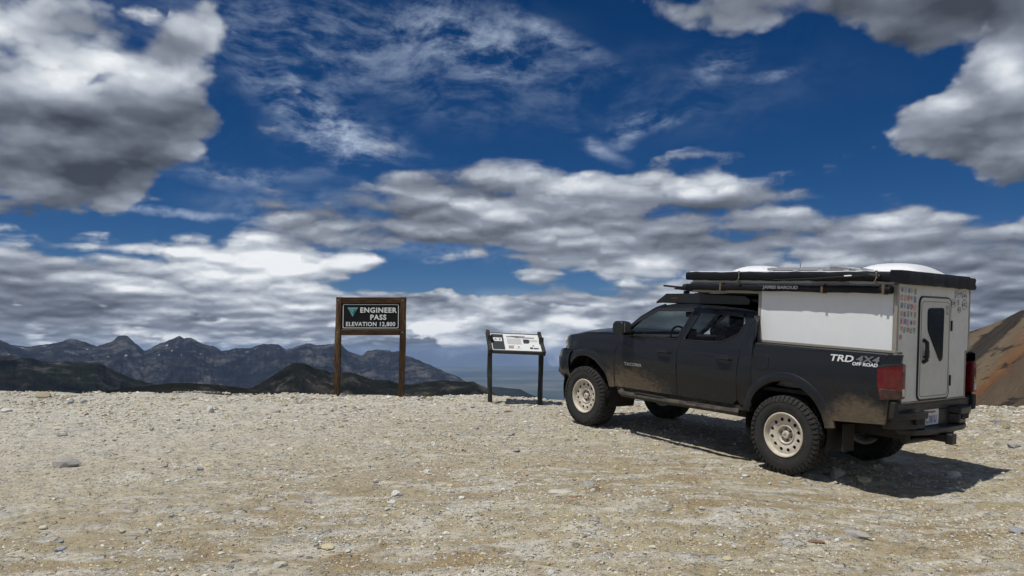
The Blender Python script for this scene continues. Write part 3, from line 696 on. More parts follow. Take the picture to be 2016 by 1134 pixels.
# ------------------------------------------------------------------ the pickup (x forward, y to the driver's side, z up, origin under the rear axle)
TRUCK_M = Matrix(((-0.58476538, -0.81036258, 0.03690451, 3.64059494), (0.80704595, -0.58576623, -0.07453026, 8.85244026), (0.08201394, -0.01379908, 0.99653565, 0.30284039), (0, 0, 0, 1)))

def mat_paint():
    m = bpy.data.materials.new('dusty_grey_paint'); m.use_nodes = True
    t = NT(m.node_tree); b = t.n['Principled BSDF']
    P = t.new('ShaderNodeTexCoord').outputs['Object']
    x, y, z = t.sep(P)
    n = t.noise(P, 4.0, 6, 0.65); n2 = t.noise(t.v('MULTIPLY', P, (1, 1, 1.6)), 18.0, 7, 0.75); sp = t.voro(P, 95.0, out='Color'); spd = t.voro(P, 95.0)
    base = t.mix(t.rng(n, 0.3, 0.7), (0.0095, 0.0115, 0.0150), (0.0120, 0.0142, 0.0180))
    # mud thrown up behind each wheel and along the sills
    low = t.rng(z, 1.06, 0.64)
    beh = t.m('ADD', t.m('MULTIPLY', t.rng(t.m('ABSOLUTE', t.m('SUBTRACT', x, 2.35)), 0.75, 0.05), 1.0), t.m('MULTIPLY', t.rng(t.m('ABSOLUTE', t.m('ADD', x, 0.85)), 0.42, 0.05), 1.25))
    mask = t.m('MULTIPLY', low, t.m('ADD', 0.36, beh))
    mask = t.m('ADD', mask, t.m('MULTIPLY', t.m('SUBTRACT', n, 0.5), 0.5))
    mask = t.m('ADD', mask, t.m('MULTIPLY', t.m('SUBTRACT', n2, 0.5), 0.9))
    mud = t.rng(mask, 0.30, 0.78, 0.0, 0.93)
    film = t.m('MULTIPLY', t.rng(n2, 0.42, 0.75), t.rng(z, 1.5, 0.7, 0.0, 0.06))
    drop = t.m('MULTIPLY', t.m('MULTIPLY', t.rng(t.sep(sp)[0], 0.80, 0.86), t.rng(spd, 0.38, 0.22)), t.m('MULTIPLY', t.rng(z, 1.32, 0.85), t.rng(t.noise(P, 2.2, 4, .6), 0.42, 0.60, 0.0, 0.8)))
    f = t.m('MAXIMUM', t.m('MAXIMUM', mud, film), drop)
    dirt = t.mix(t.rng(n2, 0.3, 0.7), (0.080, 0.060, 0.040), (0.150, 0.118, 0.080))
    t.put(b.inputs['Base Color'], t.mix(f, base, dirt))
    t.put(b.inputs['Metallic'], t.rng(f, 0, 1, 0.15, 0.0)); t.put(b.inputs['Roughness'], t.rng(f, 0, 0.6, 0.32, 0.95))
    b.inputs['Specular IOR Level'].default_value = 0.3
    t.put(b.inputs['Coat Weight'], t.rng(f, 0, 0.5, 0.28, 0.0)); b.inputs['Coat Roughness'].default_value = 0.10
    bp = t.new('ShaderNodeBump'); bp.inputs['Strength'].default_value = 0.35; bp.inputs['Distance'].default_value = 0.004
    t.put(bp.inputs['Height'], t.m('MULTIPLY', n2, f)); t.l.new(bp.outputs[0], b.inputs['Normal'])
    return m
M_PAINT = mat_paint()
M_PLAST = pmat('black_trim', (0.012, 0.012, 0.013), 0.55, bump=0.3, bscale=220, dust=0.30, dcol=(0.10, 0.082, 0.06))
M_PLAST_D = pmat('muddy_trim', (0.02, 0.018, 0.016), 0.8, bump=0.4, bscale=60, dust=0.85, dcol=(0.11, 0.088, 0.062))
M_DARK = pmat('chassis_black', (0.012, 0.011, 0.010), 0.8, dust=0.35, dcol=(0.06, 0.05, 0.038))
M_BLACK = pmat('satin_black', (0.010, 0.010, 0.011), 0.42, var=0.2)
M_RUBBER = pmat('tyre_rubber', (0.016, 0.016, 0.0165), 0.85, bump=0.35, bscale=45, dust=0.45, dcol=(0.060, 0.052, 0.042))
M_RIM = pmat('beige_wheel_enamel', (0.56, 0.51, 0.425), 0.5, var=0.10, vscale=14, dust=0.40, dcol=(0.23, 0.18, 0.12))
M_CHROME = pmat('bright_metal', (0.55, 0.54, 0.52), 0.3, metal=1.0, dust=0.3)
M_REDLENS = pmat('red_lens', (0.13, 0.004, 0.006), 0.16, coat=0.5, var=0.6, vscale=26)
M_DARKLENS = pmat('dusty_red_lens', (0.055, 0.018, 0.014), 0.5, dust=0.8, dcol=(0.11, 0.085, 0.065))
M_CLEAR = pmat('clear_lens', (0.50, 0.49, 0.45), 0.25, var=0.25, vscale=60)
M_BRONZE = pmat('dull_bronze', (0.05, 0.03, 0.015), 0.5)
M_HEAD = pmat('headlight_lens', (0.10, 0.10, 0.105), 0.12, coat=0.8, var=0.4, vscale=25)
M_AMBER = pmat('amber_lens', (0.32, 0.11, 0.03), 0.25)
M_WHITE_INK = pmat('white_ink', (0.72, 0.73, 0.74), 0.5)
M_GREY_INK = pmat('grey_ink', (0.17, 0.175, 0.18), 0.5)
M_GLASS_F = glass_mat('window_glass', (0.93, 0.99, 0.985), 0.975)
M_GLASS_R = glass_mat('privacy_glass', (0.92, 1.0, 0.98), 0.50)
M_SEAT = pmat('seat_cloth', (0.018, 0.018, 0.019), 0.9, bump=0.2)

def side_y(x, z):
    """half width of the body at x, z"""
    y = np.interp(z, [0.50, 0.62, 0.78, 0.88, 0.97, 1.10, 1.22, 1.32, 1.37, 1.72, 1.80], [0.868, 0.883, 0.898, 0.928, 0.936, 0.936, 0.934, 0.908, 0.888, 0.700, 0.655])
    if x < 0.44: y = np.interp(z, [0.50, 0.65, 0.90, 1.05, 1.25, 1.36, 1.40], [0.890, 0.905, 0.926, 0.934, 0.930, 0.918, 0.905])
    if x < -1.06: y -= 2.2 * min(.13, -1.06 - x) ** 1.3
    if x > 3.35: y -= 0.30 * ((x - 3.35) / 0.65) ** 2
    return float(y)

truck = bpy.data.objects.new('pickup_truck', None); COL.objects.link(truck)
truck.matrix_world = TRUCK_M
tag(truck, 'dusty dark grey four door pickup truck with beige wheels and muddy sills', 'pickup truck')

ARCH_F = (3.215, 0.50, 0.485, 0.505); ARCH_R = (0.0, 0.50, 0.490, 0.505)
def fy_in(d): return lambda x, z: side_y(x, z) - d
for s in (1, -1):
    fa = arc(ARCH_F[0], ARCH_F[1], ARCH_F[2], ARCH_F[3], 12, 170, 22)
    out = fa + [(2.70, 0.60), (2.675, 0.61), (2.655, 0.85), (2.625, 1.10), (2.565, 1.27), (2.52, 1.335), (2.9, 1.325), (3.36, 1.300), (3.62, 1.262), (3.70, 1.245), (3.715, 1.10), (3.83, 1.03), (3.80, 0.80)]
    sheet('front_fender', out, side_y, M_PAINT, truck, side=s)
    # doors
    fw = rounded([(2.475, 1.338), (2.445, 1.40), (2.285, 1.56, .05), (2.06, 1.690, .06), (1.462, 1.712, .03), (1.560, 1.338, .04)], 0.02)
    out = [(2.645, 0.63), (2.640, 0.85), (2.610, 1.10), (2.550, 1.27), (2.515, 1.335), (2.50, 1.40), (2.32, 1.575), (2.075, 1.715), (1.90, 1.738), (1.415, 1.748), (1.385, 1.74), (1.50, 1.32), (1.53, 1.20), (1.540, 0.64)]
    dr = sheet('front_door', out, side_y, M_PAINT, truck, holes=[fw], side=s)
    sheet('window', fw, fy_in(.016), M_GLASS_F, dr, side=s, thick=0.004, bevel=0)
    rw = rounded([(1.445, 1.338), (1.362, 1.690, .04), (0.700, 1.676, .03), (0.648, 1.57, .03), (0.675, 1.465, .03), (0.88, 1.348, .06)], 0.03)
    out = [(1.525, 0.64), (1.515, 1.20), (1.485, 1.32), (1.368, 1.74), (1.30, 1.746), (0.62, 1.722), (0.575, 1.70), (0.565, 1.60), (0.60, 1.28), (0.625, 1.0), (0.640, 0.70), (0.70, 0.65)]
    dr2 = sheet('rear_door', out, side_y, M_PAINT, truck, holes=[rw], side=s)
    sheet('window', rw, fy_in(.016), M_GLASS_R, dr2, side=s, thick=0.004, bevel=0)
    for (wx, d_, nm) in ((fw, dr, 'f'), (rw, dr2, 'r')):
        bm = bmesh.new()
        cx = sum(p[0] for p in wx) / len(wx); cz = sum(p[1] for p in wx) / len(wx)
        pts = [(p[0], s * (side_y(p[0], p[1]) + 0.001), p[1]) for p in wx]; pts.append(pts[0])
        tube(bm, pts, 0.009, 6, caps=False); finish('window_seal', bm, M_BLACK, d_)
        # smoked rain deflector along the window top
    for d_, p0 in ((dr, [(2.43, 1.445), (2.285, 1.587), (2.06, 1.712), (1.475, 1.732), (1.475, 1.692), (2.04, 1.670), (2.26, 1.545)]), (dr2, [(1.375, 1.722), (0.70, 1.698), (0.70, 1.655), (1.37, 1.680)])):
        sheet('rain_deflector', p0, lambda x, z: side_y(x, z) + .014, M_BLACK, d_, side=s, thick=0.01, bevel=0.002)
    for d_, hx in ((dr, 1.735), (dr2, 0.80)):
        hy = side_y(hx, 1.17)
        bm = bmesh.new(); tube(bm, [(hx - .105, s * (hy - .005), 1.167), (hx - .085, s * (hy + .036), 1.169), (hx, s * (hy + .044), 1.172), (hx + .085, s * (hy + .036), 1.170), (hx + .105, s * (hy - .005), 1.167)], [.014, .017, .017, .017, .014], 8, flat=1.1)
        bmesh.ops.create_uvsphere(bm, u_segments=12, v_segments=6, radius=1.0, matrix=Matrix.Translation((hx, s * (hy - .002), 1.175)) @ Matrix.Diagonal((.075, .004, .034, 1)))
        finish('door_handle', bm, M_BLACK, d_)
    # lower cladding bulge of the doors
    sheet('cab_corner', [(0.545, 0.66), (0.445, 0.66), (0.425, 1.34), (0.400, 1.52), (0.405, 1.62), (0.44, 1.68), (0.50, 1.712), (0.56, 1.72), (0.552, 1.60), (0.585, 1.28), (0.612, 1.0), (0.626, 0.72), (0.60, 0.66)], side_y, M_PAINT, truck, side=s)
    # bed side
    ra = arc(ARCH_R[0], ARCH_R[1], ARCH_R[2], ARCH_R[3], 18, 162, 22)
    out = ra[::1] + [(-0.468, 0.64), (-0.52, 0.655), (-1.085, 0.70), (-1.110, 0.90), (-1.105, 0.935), (-1.052, 0.940), (-1.006, 1.245), (-1.10, 1.278), (-1.172, 1.286), (-1.180, 1.372), (0.395, 1.350), (0.412, 1.20), (0.428, 0.68)]
    bs = sheet('bed_side', out, side_y, M_PAINT, truck, side=s)
    bm = bmesh.new(); box(bm, -1.10, .412, .80 if s > 0 else -.905, .905 if s > 0 else -.80, 1.345, 1.379)
    finish('rail_cap', bm, M_PLAST, bs, bevel=.008)
    if s > 0:
        fl = rounded([(0.375, 1.248), (0.205, 1.258), (0.210, 1.108), (0.375, 1.100)], 0.035)
        sheet('fuel_door', fl, lambda x, z: side_y(x, z) + .003, M_PAINT, bs, side=1, thick=0.01, bevel=.003)
        bm = bmesh.new(); pts = [(p[0], side_y(p[0], p[1]) + .0005, p[1]) for p in fl]; tube(bm, pts + [pts[0]], 0.0042, 5, caps=False); finish('fuel_door_gap', bm, M_BLACK, bs)
    # fender flares: a raised ring round each arch
    for (cx, cz, rx, rz), par, a0, a1, tail in ((ARCH_F, truck, -8, 168, 0), (ARCH_R, truck, 12, 172, 1)):
        bm = bmesh.new(); rings = []
        N = 30
        for i in range(N + 1):
            a = R_(a0 + (a1 - a0) * i / N)
            ring = []
            for k, (g, o_) in enumerate(((-0.012, -0.05), (-0.012, 0.014), (0.000, 0.018), (0.045, 0.017), (0.078, 0.010), (0.090, 0.001), (0.088, -0.03))):
                px = cx + (rx + g) * cos(a); pz = cz + (rz + g) * sin(a)
                ring.append(bm.verts.new((px, s * (side_y(min(max(px, -1.0), 3.9), pz) + o_), pz)))
            rings.append(ring)
        for a_, b_ in zip(rings, rings[1:]):
            for k in range(6): bm.faces.new((a_[k], a_[k + 1], b_[k + 1], b_[k]))
        finish('fender_flare', bm, M_PAINT, par, angle=45)
        bm = bmesh.new(); rings = []
        for i in range(N + 1):
            a = R_(-20 + 220 * i / N); px = cx + (rx + .012) * cos(a); pz = cz + (rz + .012) * sin(a)
            rings.append([bm.verts.new((px, s * .905, pz)), bm.verts.new((px, s * .42, pz))])
        for a_, b_ in zip(rings, rings[1:]): bm.faces.new((a_[0], a_[1], b_[1], b_[0]))
        finish('wheel_well', bm, M_DARK, truck)
        bm = bmesh.new(); prism(bm, arc(cx, cz, rx + .02, rz + .02, -20, 200, 20), 'y', s * .43, s * .45); finish('wheel_well', bm, M_DARK, truck)
    # tail lamp
    lamp = sheet('tail_lamp', [(-1.055, 0.935), (-1.180, 0.950), (-1.188, 1.12), (-1.178, 1.272), (-1.10, 1.262), (-1.015, 1.225), (-1.028, 1.08)], lambda x, z: side_y(x, z) + .006 - 0.30 * max(0, -x - 1.15) , M_REDLENS, truck, side=s, thick=0.05, bevel=.008)
    bm = bmesh.new()
    prism(bm, [(-1.182, .950), (-1.182, 1.284), (-1.10, 1.284), (-1.10, .950)], 'y', s * .775, s * (.705 if s > 0 else .735)); finish('lamp_back', bm, M_REDLENS, lamp, bevel=.01)
    sheet('lamp_lower', [(-1.060, 0.940), (-1.182, 0.953), (-1.186, 1.030), (-1.044, 1.045)], lambda x, z: side_y(x, z) + .010 - 0.30 * max(0, -x - 1.15), M_DARKLENS, lamp, side=s, thick=0.03, bevel=.004)
    bm = bmesh.new(); box(bm, -1.190, -1.172, s * .70 if s > 0 else -.78, s * .77 if s > 0 else -.74, .975, 1.045); finish('reverse_lens', bm, M_CLEAR, lamp, bevel=.004)
    if s > 0: sheet('lamp_rim', [(-1.014, 1.224), (-1.10, 1.262), (-1.178, 1.272), (-1.180, 1.292), (-1.09, 1.280), (-0.996, 1.236)], lambda x, z: side_y(x, z) + .008 - 0.30 * max(0, -x - 1.15), M_PLAST, lamp, side=s, thick=0.03, bevel=.003)
    # rocker and step bar
    sheet('rocker_panel', [(2.64, 0.625), (0.46, 0.650), (0.46, 0.60), (2.62, 0.565)], fy_in(.015), M_PLAST_D, truck, side=s, thick=0.05)
    bm = bmesh.new()
    tube(bm, [(2.56, s * .80, .60), (2.50, s * .90, .565), (2.42, s * .955, .555), (1.60, s * .965, .560), (1.45, s * .965, .565), (0.95, s * .965, .575), (0.80, s * .955, .575), (0.62, s * .87, .57)], 0.048, 12, flat=0.8)
    st = finish('step_bar', bm, M_PLAST_D, truck)
    for x0, x1 in ((2.18, 1.66), (1.30, .86)):
        part_box('step_pad', (x1, x0, min(s * .93, s * 1.0), max(s * .93, s * 1.0), .596, .606), M_PLAST, st, bevel=.004)
    # mirror
    bm = bmesh.new()
    prism(bm, rounded([(2.30, 1.335), (2.47, 1.355), (2.50, 1.40), (2.49, 1.49), (2.44, 1.525), (2.32, 1.515), (2.29, 1.45)], .03, 3), 'y', s * .955, s * 1.12)
    mr = finish('side_mirror', bm, M_BLACK, truck, bevel=.02, seg=3)
    bm = bmesh.new(); box(bm, 2.34, 2.45, min(s * .84, s * .98), max(s * .84, s * .98), 1.345, 1.40); finish('mirror_arm', bm, M_BLACK, mr, bevel=.01)
    part_box('mirror_glass', (2.283, 2.290, min(s * .985, s * 1.10), max(s * .985, s * 1.10), 1.38, 1.50), M_CHROME, mr, bevel=.002)
    # headlight
    hl = sheet('headlight', [(3.715, 1.105), (3.71, 1.235), (3.83, 1.205), (3.93, 1.16), (3.955, 1.08), (3.86, 1.045)], lambda x, z: side_y(x, z) + .004, M_HEAD, truck, side=s, thick=0.08, step=.05, bevel=.006)
    sheet('marker_lens', [(3.745, 1.15), (3.745, 1.195), (3.90, 1.150), (3.92, 1.11)], lambda x, z: side_y(x, z) + .007, M_AMBER, hl, side=s, thick=0.02, step=.05, bevel=.003)
    # A pillar
    bm = bmesh.new(); tube(bm, [(2.62, s * .800, 1.345), (2.50, s * .79, 1.42), (2.33, s * .745, 1.565), (2.12, s * .685, 1.695), (1.98, s * .660, 1.745)], [.03, .032, .032, .032, .03], 8)
    finish('windscreen_pillar', bm, M_PAINT, truck)

for s in (1, -1):
    for nm, pts in (('door_gap', [(2.652, .63), (2.648, .85), (2.618, 1.10), (2.558, 1.27), (2.518, 1.335)]), ('door_gap', [(1.533, .64), (1.5225, 1.20), (1.492, 1.32), (1.376, 1.742)]),
                    ('door_gap', [(.632, .70), (.617, 1.0), (.5925, 1.28), (.559, 1.60), (.568, 1.71)]), ('bed_gap', [(.438, .66), (.421, 1.20), (.408, 1.35)])):
        pp = []
        for a_, b_ in zip(pts, pts[1:]):
            for k in range(5): pp.append((a_[0] + (b_[0] - a_[0]) * k / 5, a_[1] + (b_[1] - a_[1]) * k / 5))
        pp.append(pts[-1])
        bm = bmesh.new(); tube(bm, [(p[0], s * (side_y(*p) - .006), p[1]) for p in pp], .0075, 6); finish(nm, bm, M_BLACK, truck)

# bonnet, windscreen, roof: lofted across the car
def loft(name, secs, mats, parent, thick=0.02, angle=40):
    """secs: list of (x, half_width, z_edge, z_mid)"""
    bm = bmesh.new(); rows = []
    for (x, w, ze, zm) in secs:
        row = []
        for i in range(17):
            t = -1 + 2 * i / 16
            row.append(bm.verts.new((x - .10 * (x > 3.4) * (t * t) * (x - 3.4) / .5, w * t, zm + (ze - zm) * abs(t) ** 2.6)))
        rows.append(row)
    for a, b in zip(rows, rows[1:]):
        for i in range(16): bm.faces.new((a[i], a[i + 1], b[i + 1], b[i]))
    ext = bmesh.ops.extrude_face_region(bm, geom=bm.faces[:])
    for v in [g for g in ext['geom'] if isinstance(g, bmesh.types.BMVert)]: v.co.z -= thick
    return finish(name, bm, mats, parent, angle=angle)
loft('bonnet', [(2.60, .845, 1.345, 1.375), (2.9, .86, 1.345, 1.395), (3.3, .83, 1.322, 1.39), (3.6, .78, 1.283, 1.355), (3.80, .72, 1.235, 1.305), (3.90, .68, 1.19, 1.25)], M_PAINT, truck)
loft('bonnet_deflector', [(3.76, .60, 1.285, 1.335), (3.90, .58, 1.255, 1.300), (3.93, .57, 1.235, 1.275)], M_BLACK, truck, .012)
loft('roof', [(2.02, .660, 1.745, 1.79), (1.85, .668, 1.768, 1.825), (1.5, .672, 1.780, 1.845), (1.1, .672, 1.772, 1.835), (.75, .668, 1.752, 1.805), (.55, .655, 1.728, 1.77), (.46, .63, 1.69, 1.73)], M_PAINT, truck, .03)
loft('windscreen', [(2.66, .78, 1.335, 1.36), (2.45, .745, 1.455, 1.485), (2.22, .70, 1.61, 1.64), (2.02, .655, 1.74, 1.77)], M_GLASS_F, truck, .005)
bm = bmesh.new(); prism(bm, [(-.80, 1.30), (.80, 1.30), (.66, 1.70), (-.66, 1.70)], 'x', .50, .44); finish('cab_back', bm, M_PAINT, truck, bevel=.01)
# front end
bm = bmesh.new()
pl = [(3.60, .925), (3.80, .885), (3.96, .80), (4.06, .62), (4.10, .3), (4.11, 0)]
pl = pl + [(x, -y) for x, y in pl[-2::-1]]
rows = []
for z, g in ((.655, -.13), (.70, -.045), (.78, -.01), (.90, .0), (.99, -.02), (1.04, -.07)):
    rows.append([bm.verts.new((x + g, y, z)) for x, y in pl])
for a, b in zip(rows, rows[1:]):
    for i in range(len(pl) - 1): bm.faces.new((a[i], a[i + 1], b[i + 1], b[i]))
finish('front_bumper', bm, M_PAINT, truck)
bm = bmesh.new(); box(bm, 3.80, 3.93, -.55, .55, .98, 1.20); finish('grille', bm, M_BLACK, truck, bevel=.02)
bm = bmesh.new(); box(bm, 3.45, 3.86, -.66, .66, .62, 1.20); finish('engine_bay', bm, M_DARK, truck)
for s in (1, -1):
    bm = bmesh.new(); prism(bm, [(3.62, .66), (3.76, .62), (3.90, .70), (3.88, .78), (3.62, .80)], 'y', s * .72, s * .86); finish('bumper_corner', bm, M_PLAST_D, truck, bevel=.01)
# underbody
bm = bmesh.new(); box(bm, 0.42, 2.75, -.70, .70, .575, .68); box(bm, 2.6, 3.8, -.40, .40, .62, 1.1); box(bm, -1.12, .44, -.44, .44, .64, .93); finish('floor_pan', bm, M_DARK, truck)
bm = bmesh.new()
for s in (1, -1): box(bm, -1.10, 3.75, s * .46 - .05, s * .46 + .05, .52, .64)
for x in (-1.0, -.1, .9, 2.0, 3.0): box(bm, x - .05, x + .05, -.46, .46, .54, .61)
finish('frame_rails', bm, M_DARK, truck, bevel=.008)
bm = bmesh.new(); tube(bm, [(0, -.66, .42), (0, -.2, .42), (0, 0, .42), (0, .2, .42), (0, .66, .42)], [.05, .055, .15, .055, .05], 14); tube(bm, [(.0, 0, .44), (1.7, 0, .55)], .04, 10); finish('rear_axle', bm, M_DARK, truck)
bm = bmesh.new(); tube(bm, [(3.236, -.66, .42), (3.236, -.2, .46), (3.236, .2, .46), (3.236, .66, .42)], [.05, .06, .06, .05], 10)
for s in (1, -1): tube(bm, [(3.05, s * .3, .52), (3.236, s * .68, .36), (3.42, s * .3, .52)], .03, 8)
finish('front_axle', bm, M_DARK, truck)
for s in (1, -1):
    bm = bmesh.new()
    for k in range(4): tube(bm, [(-.66 + k * .12, s * .5, .52 - k * .008), (0, s * .5, .37 - k * .014 + .05), (.70 - k * .12, s * .5, .52 - k * .008)], .018, 4)
    finish('leaf_spring', bm, M_DARK, truck)
    bm = bmesh.new(); tube(bm, [(.12, s * .40, .40), (.30 * 1, s * .36, .78)], [.03, .022], 10); finish('shock_absorber', bm, M_DARK, truck)
bm = bmesh.new(); tube(bm, [(1.8, -.3, .50), (.8, -.34, .50)], .09, 12, flat=.8); tube(bm, [(.8, -.34, .50), (.35, -.40, .60), (-.2, -.42, .66), (-.7, -.5, .60), (-1.05, -.62, .52)], .032, 10); finish('exhaust', bm, M_DARK, truck)
bm = bmesh.new(); box(bm, .62, 1.55, .10, .44, .44, .575); finish('fuel_tank', bm, M_DARK, truck, bevel=.03)
for s in (1, -1):
    part_box('mud_flap', (-.62, -.60, min(s * .60, s * .80), max(s * .60, s * .80), .34, .62), M_DARK, truck, bevel=.003)
# rear bumper with side steps and a stepped middle
bm = bmesh.new()
def bslab(plan, z0, z1): prism(bm, plan, 'z', z0, z1)
for s in (1, -1):
    bslab([(-0.98, s * .89), (-1.05, s * .90), (-1.14, s * .80), (-1.225, s * .56), (-1.235, s * .34), (-1.12, s * .30), (-1.00, s * .5)], .745, .812)
    bslab([(-1.00, s * .78), (-1.08, s * .76), (-1.195, s * .54), (-1.215, s * .36), (-1.12, s * .31), (-1.00, s * .5)], .640, .748)
bslab([(-1.05, .31), (-1.135, .305), (-1.135, -.305), (-1.05, -.31)], .60, .795)
bslab([(-1.05, .62), (-1.20, .55), (-1.255, .36), (-1.262, 0.0), (-1.255, -.36), (-1.20, -.55), (-1.05, -.62)], .585, .640)
rb = finish('rear_bumper', bm, M_BLACK, truck, bevel=.012, seg=3)
for s in (1, -1):
    bm = bmesh.new(); prism(bm, [(-1.00, s * .84), (-1.09, s * .80), (-1.195, s * .54), (-1.215, s * .37), (-1.06, s * .37)], 'z', .812, .820)
    for k in range(9):
        y = s * (.84 - k * .052); box(bm, -1.06 - .0135 * k if k < 8 else -1.17, -1.01, y - .009, y + .009, .818, .826)
    finish('step_pad', bm, M_PLAST, rb, bevel=.003)
    bm = bmesh.new(); box(bm, -1.222, -1.205, s * .48 - .07, s * .48 + .07, .69, .77); finish('bumper_pocket', bm, M_DARK, rb)
    bm = bmesh.new(); box(bm, -1.16, -1.05, min(s * .78, s * .86), max(s * .78, s * .86), .76, .92); finish('bumper_bracket', bm, M_DARK, rb, bevel=.01)
M_PLATE = pmat('plate_white', (0.60, 0.61, 0.62), 0.45, var=0.06); M_PLATEBLUE = pmat('plate_blue', (0.05, 0.08, 0.22), 0.5); M_PLATERED = pmat('plate_red', (0.30, 0.08, 0.07), 0.5)
bm = bmesh.new(); prism(bm, rounded([(-.055, .655), (.255, .655), (.255, .810), (-.055, .810)], .012, 3), 'x', -1.139, -1.143)
lp = finish('licence_plate', bm, M_PLATE, rb, smooth=False)
MR = lambda x, y, z: Matrix.Translation((x, y, z)) @ Matrix(((0, 0, -1, 0), (-1, 0, 0, 0), (0, 1, 0, 0), (0, 0, 0, 1)))
text('plate_number', 'C181U', .105, M_PLATEBLUE, lp, MR(-1.144, .10, .708), .0008, .002, sx=.72)
text('plate_state', 'Washington', .036, M_PLATERED, lp, MR(-1.144, .11, .787), .0008, .001, sx=1.1)
bm = bmesh.new(); box(bm, -1.28, -1.0, -.04, .04, .49, .57); tube(bm, [(-1.05, -.45, .50), (-1.10, 0, .515), (-1.05, .45, .50)], .035, 8); box(bm, -1.33, -1.26, -.05, .05, .475, .58); finish('tow_hitch', bm, M_BLACK, truck, bevel=.008)
bm = bmesh.new(); box(bm, -1.13, -.9, -.78, .78, .80, .90); finish('bed_sill', bm, M_BLACK, truck, bevel=.008)
bm = bmesh.new(); box(bm, -1.08, .42, -.80, .80, .86, .90); box(bm, .40, .43, -.80, .80, .86, 1.34); finish('bed_floor', bm, M_DARK, truck)
# cabin
bm = bmesh.new(); box(bm, 2.18, 2.60, -.74, .74, 1.05, 1.335); finish('dashboard', bm, M_SEAT, truck, bevel=.05, seg=3)
bm = bmesh.new(); box(bm, 2.10, 2.20, -.10, .12, 1.30, 1.44); finish('dash_screen', bm, M_BLACK, truck, bevel=.01)
bm = bmesh.new()
pts = [Vector((1.96 + .05 * sin(a) , .38 + .185 * cos(a), 1.30 + .175 * sin(a))) for a in [2 * pi * k / 24 for k in range(25)]]
tube(bm, pts, .014, 6, caps=False); tube(bm, [(1.96, .38, 1.30), (2.2, .38, 1.22)], .03, 8); tube(bm, [(1.96, .21, 1.30), (1.965, .55, 1.30)], .014, 6); finish('steering_wheel', bm, M_BLACK, truck)
for y in (.38, -.38):
    bm = bmesh.new(); prism(bm, rounded([(1.75, .95), (1.20, .92), (1.02, 1.50), (1.10, 1.53), (1.35, 1.08), (1.75, 1.08)], .04, 3), 'y', y - .25, y + .25)
    st = finish('front_seat', bm, M_SEAT, truck, bevel=.03, seg=2)
    bm = bmesh.new(); box(bm, 1.00, 1.10, y - .13, y + .13, 1.52, 1.68); finish('headrest', bm, M_SEAT, st, bevel=.03, seg=2)
bm = bmesh.new(); prism(bm, rounded([(1.0, .95), (.62, .95), (.52, 1.52), (.62, 1.54), (.78, 1.15), (1.0, 1.12)], .03, 3), 'y', -.68, .68); rs = finish('rear_seat', bm, M_SEAT, truck, bevel=.02)
for y in (.4, -.4): part_box('headrest', (.52, .62, y - .12, y + .12, 1.53, 1.64), M_SEAT, rs, bevel=.03)
bm = bmesh.new(); box(bm, 2.10, 2.13, -.11, .11, 1.60, 1.67); finish('rear_view_mirror', bm, M_BLACK, truck, bevel=.01)
# storage box stacked on the back seat, dark behind the privacy glass
bm = bmesh.new(); box(bm, .64, 1.20, -.60, -.05, 1.10, 1.52); finish('cargo', bm, M_SEAT, rs, bevel=.02)

# roof rack
rack = empty('roof_rack', parent=truck)
for s in (1, -1):
    bm = bmesh.new(); prism(bm, [(2.20, 1.772), (2.02, 1.905), (1.58, 1.915), (.78, 1.90), (.70, 1.86), (.72, 1.80), (1.0, 1.795), (2.0, 1.79)], 'y', s * .60, s * .625)
    sp_ = finish('side_plate', bm, M_BLACK, rack, bevel=.003)
    bm = bmesh.new(); prism(bm, [(1.95, 1.84), (1.90, 1.865), (1.86, 1.85), (1.83, 1.87), (1.80, 1.84), (1.86, 1.835)], 'y', s * .627, s * .630); finish('plate_badge', bm, M_BRONZE, sp_)
bm = bmesh.new(); prism(bm, [(2.22, 1.79), (2.04, 1.905), (2.02, 1.895), (2.20, 1.78)], 'y', -.60, .60); finish('wind_fairing', bm, M_BLACK, rack, bevel=.003)
for k in range(7):
    x = .84 + k * .19; bm = bmesh.new(); box(bm, x - .03, x + .03, -.60, .60, 1.875, 1.905); finish('crossbar', bm, M_BLACK, rack, bevel=.004)
bm = bmesh.new(); box(bm, .62, 1.60, -.56, .56, 1.912, 1.925); finish('cargo_deck', bm, M_BLACK, rack, bevel=.004)

# lettering on the side
ML = lambda x, y, z, tilt=0: Matrix.Translation((x, y, z)) @ Matrix.Rotation(R_(tilt), 4, 'Y') @ Matrix(((-1, 0, 0, 0), (0, 0, 1, 0), (0, 1, 0, 0), (0, 0, 0, 1)))
by = .930
text('decal_lettering', 'TRD', .092, M_WHITE_INK, truck, ML(-.640, .932, 1.297, 1), .0012, .0022, shear=.22, sx=1.42)
text('decal_lettering', '4X4', .088, M_GREY_INK, truck, ML(-.912, .932, 1.308, 1), .0012, .002, shear=.22, sx=1.55)
text('decal_lettering', 'OFF ROAD', .044, M_WHITE_INK, truck, ML(-.890, .934, 1.258, 1), .0012, .0016, shear=.15, sx=1.22)
text('door_badge', 'TACOMA', .056, M_CHROME, truck, ML(2.276, .9355, .955, 1), .002, .0018, space=1.1, sx=1.25)

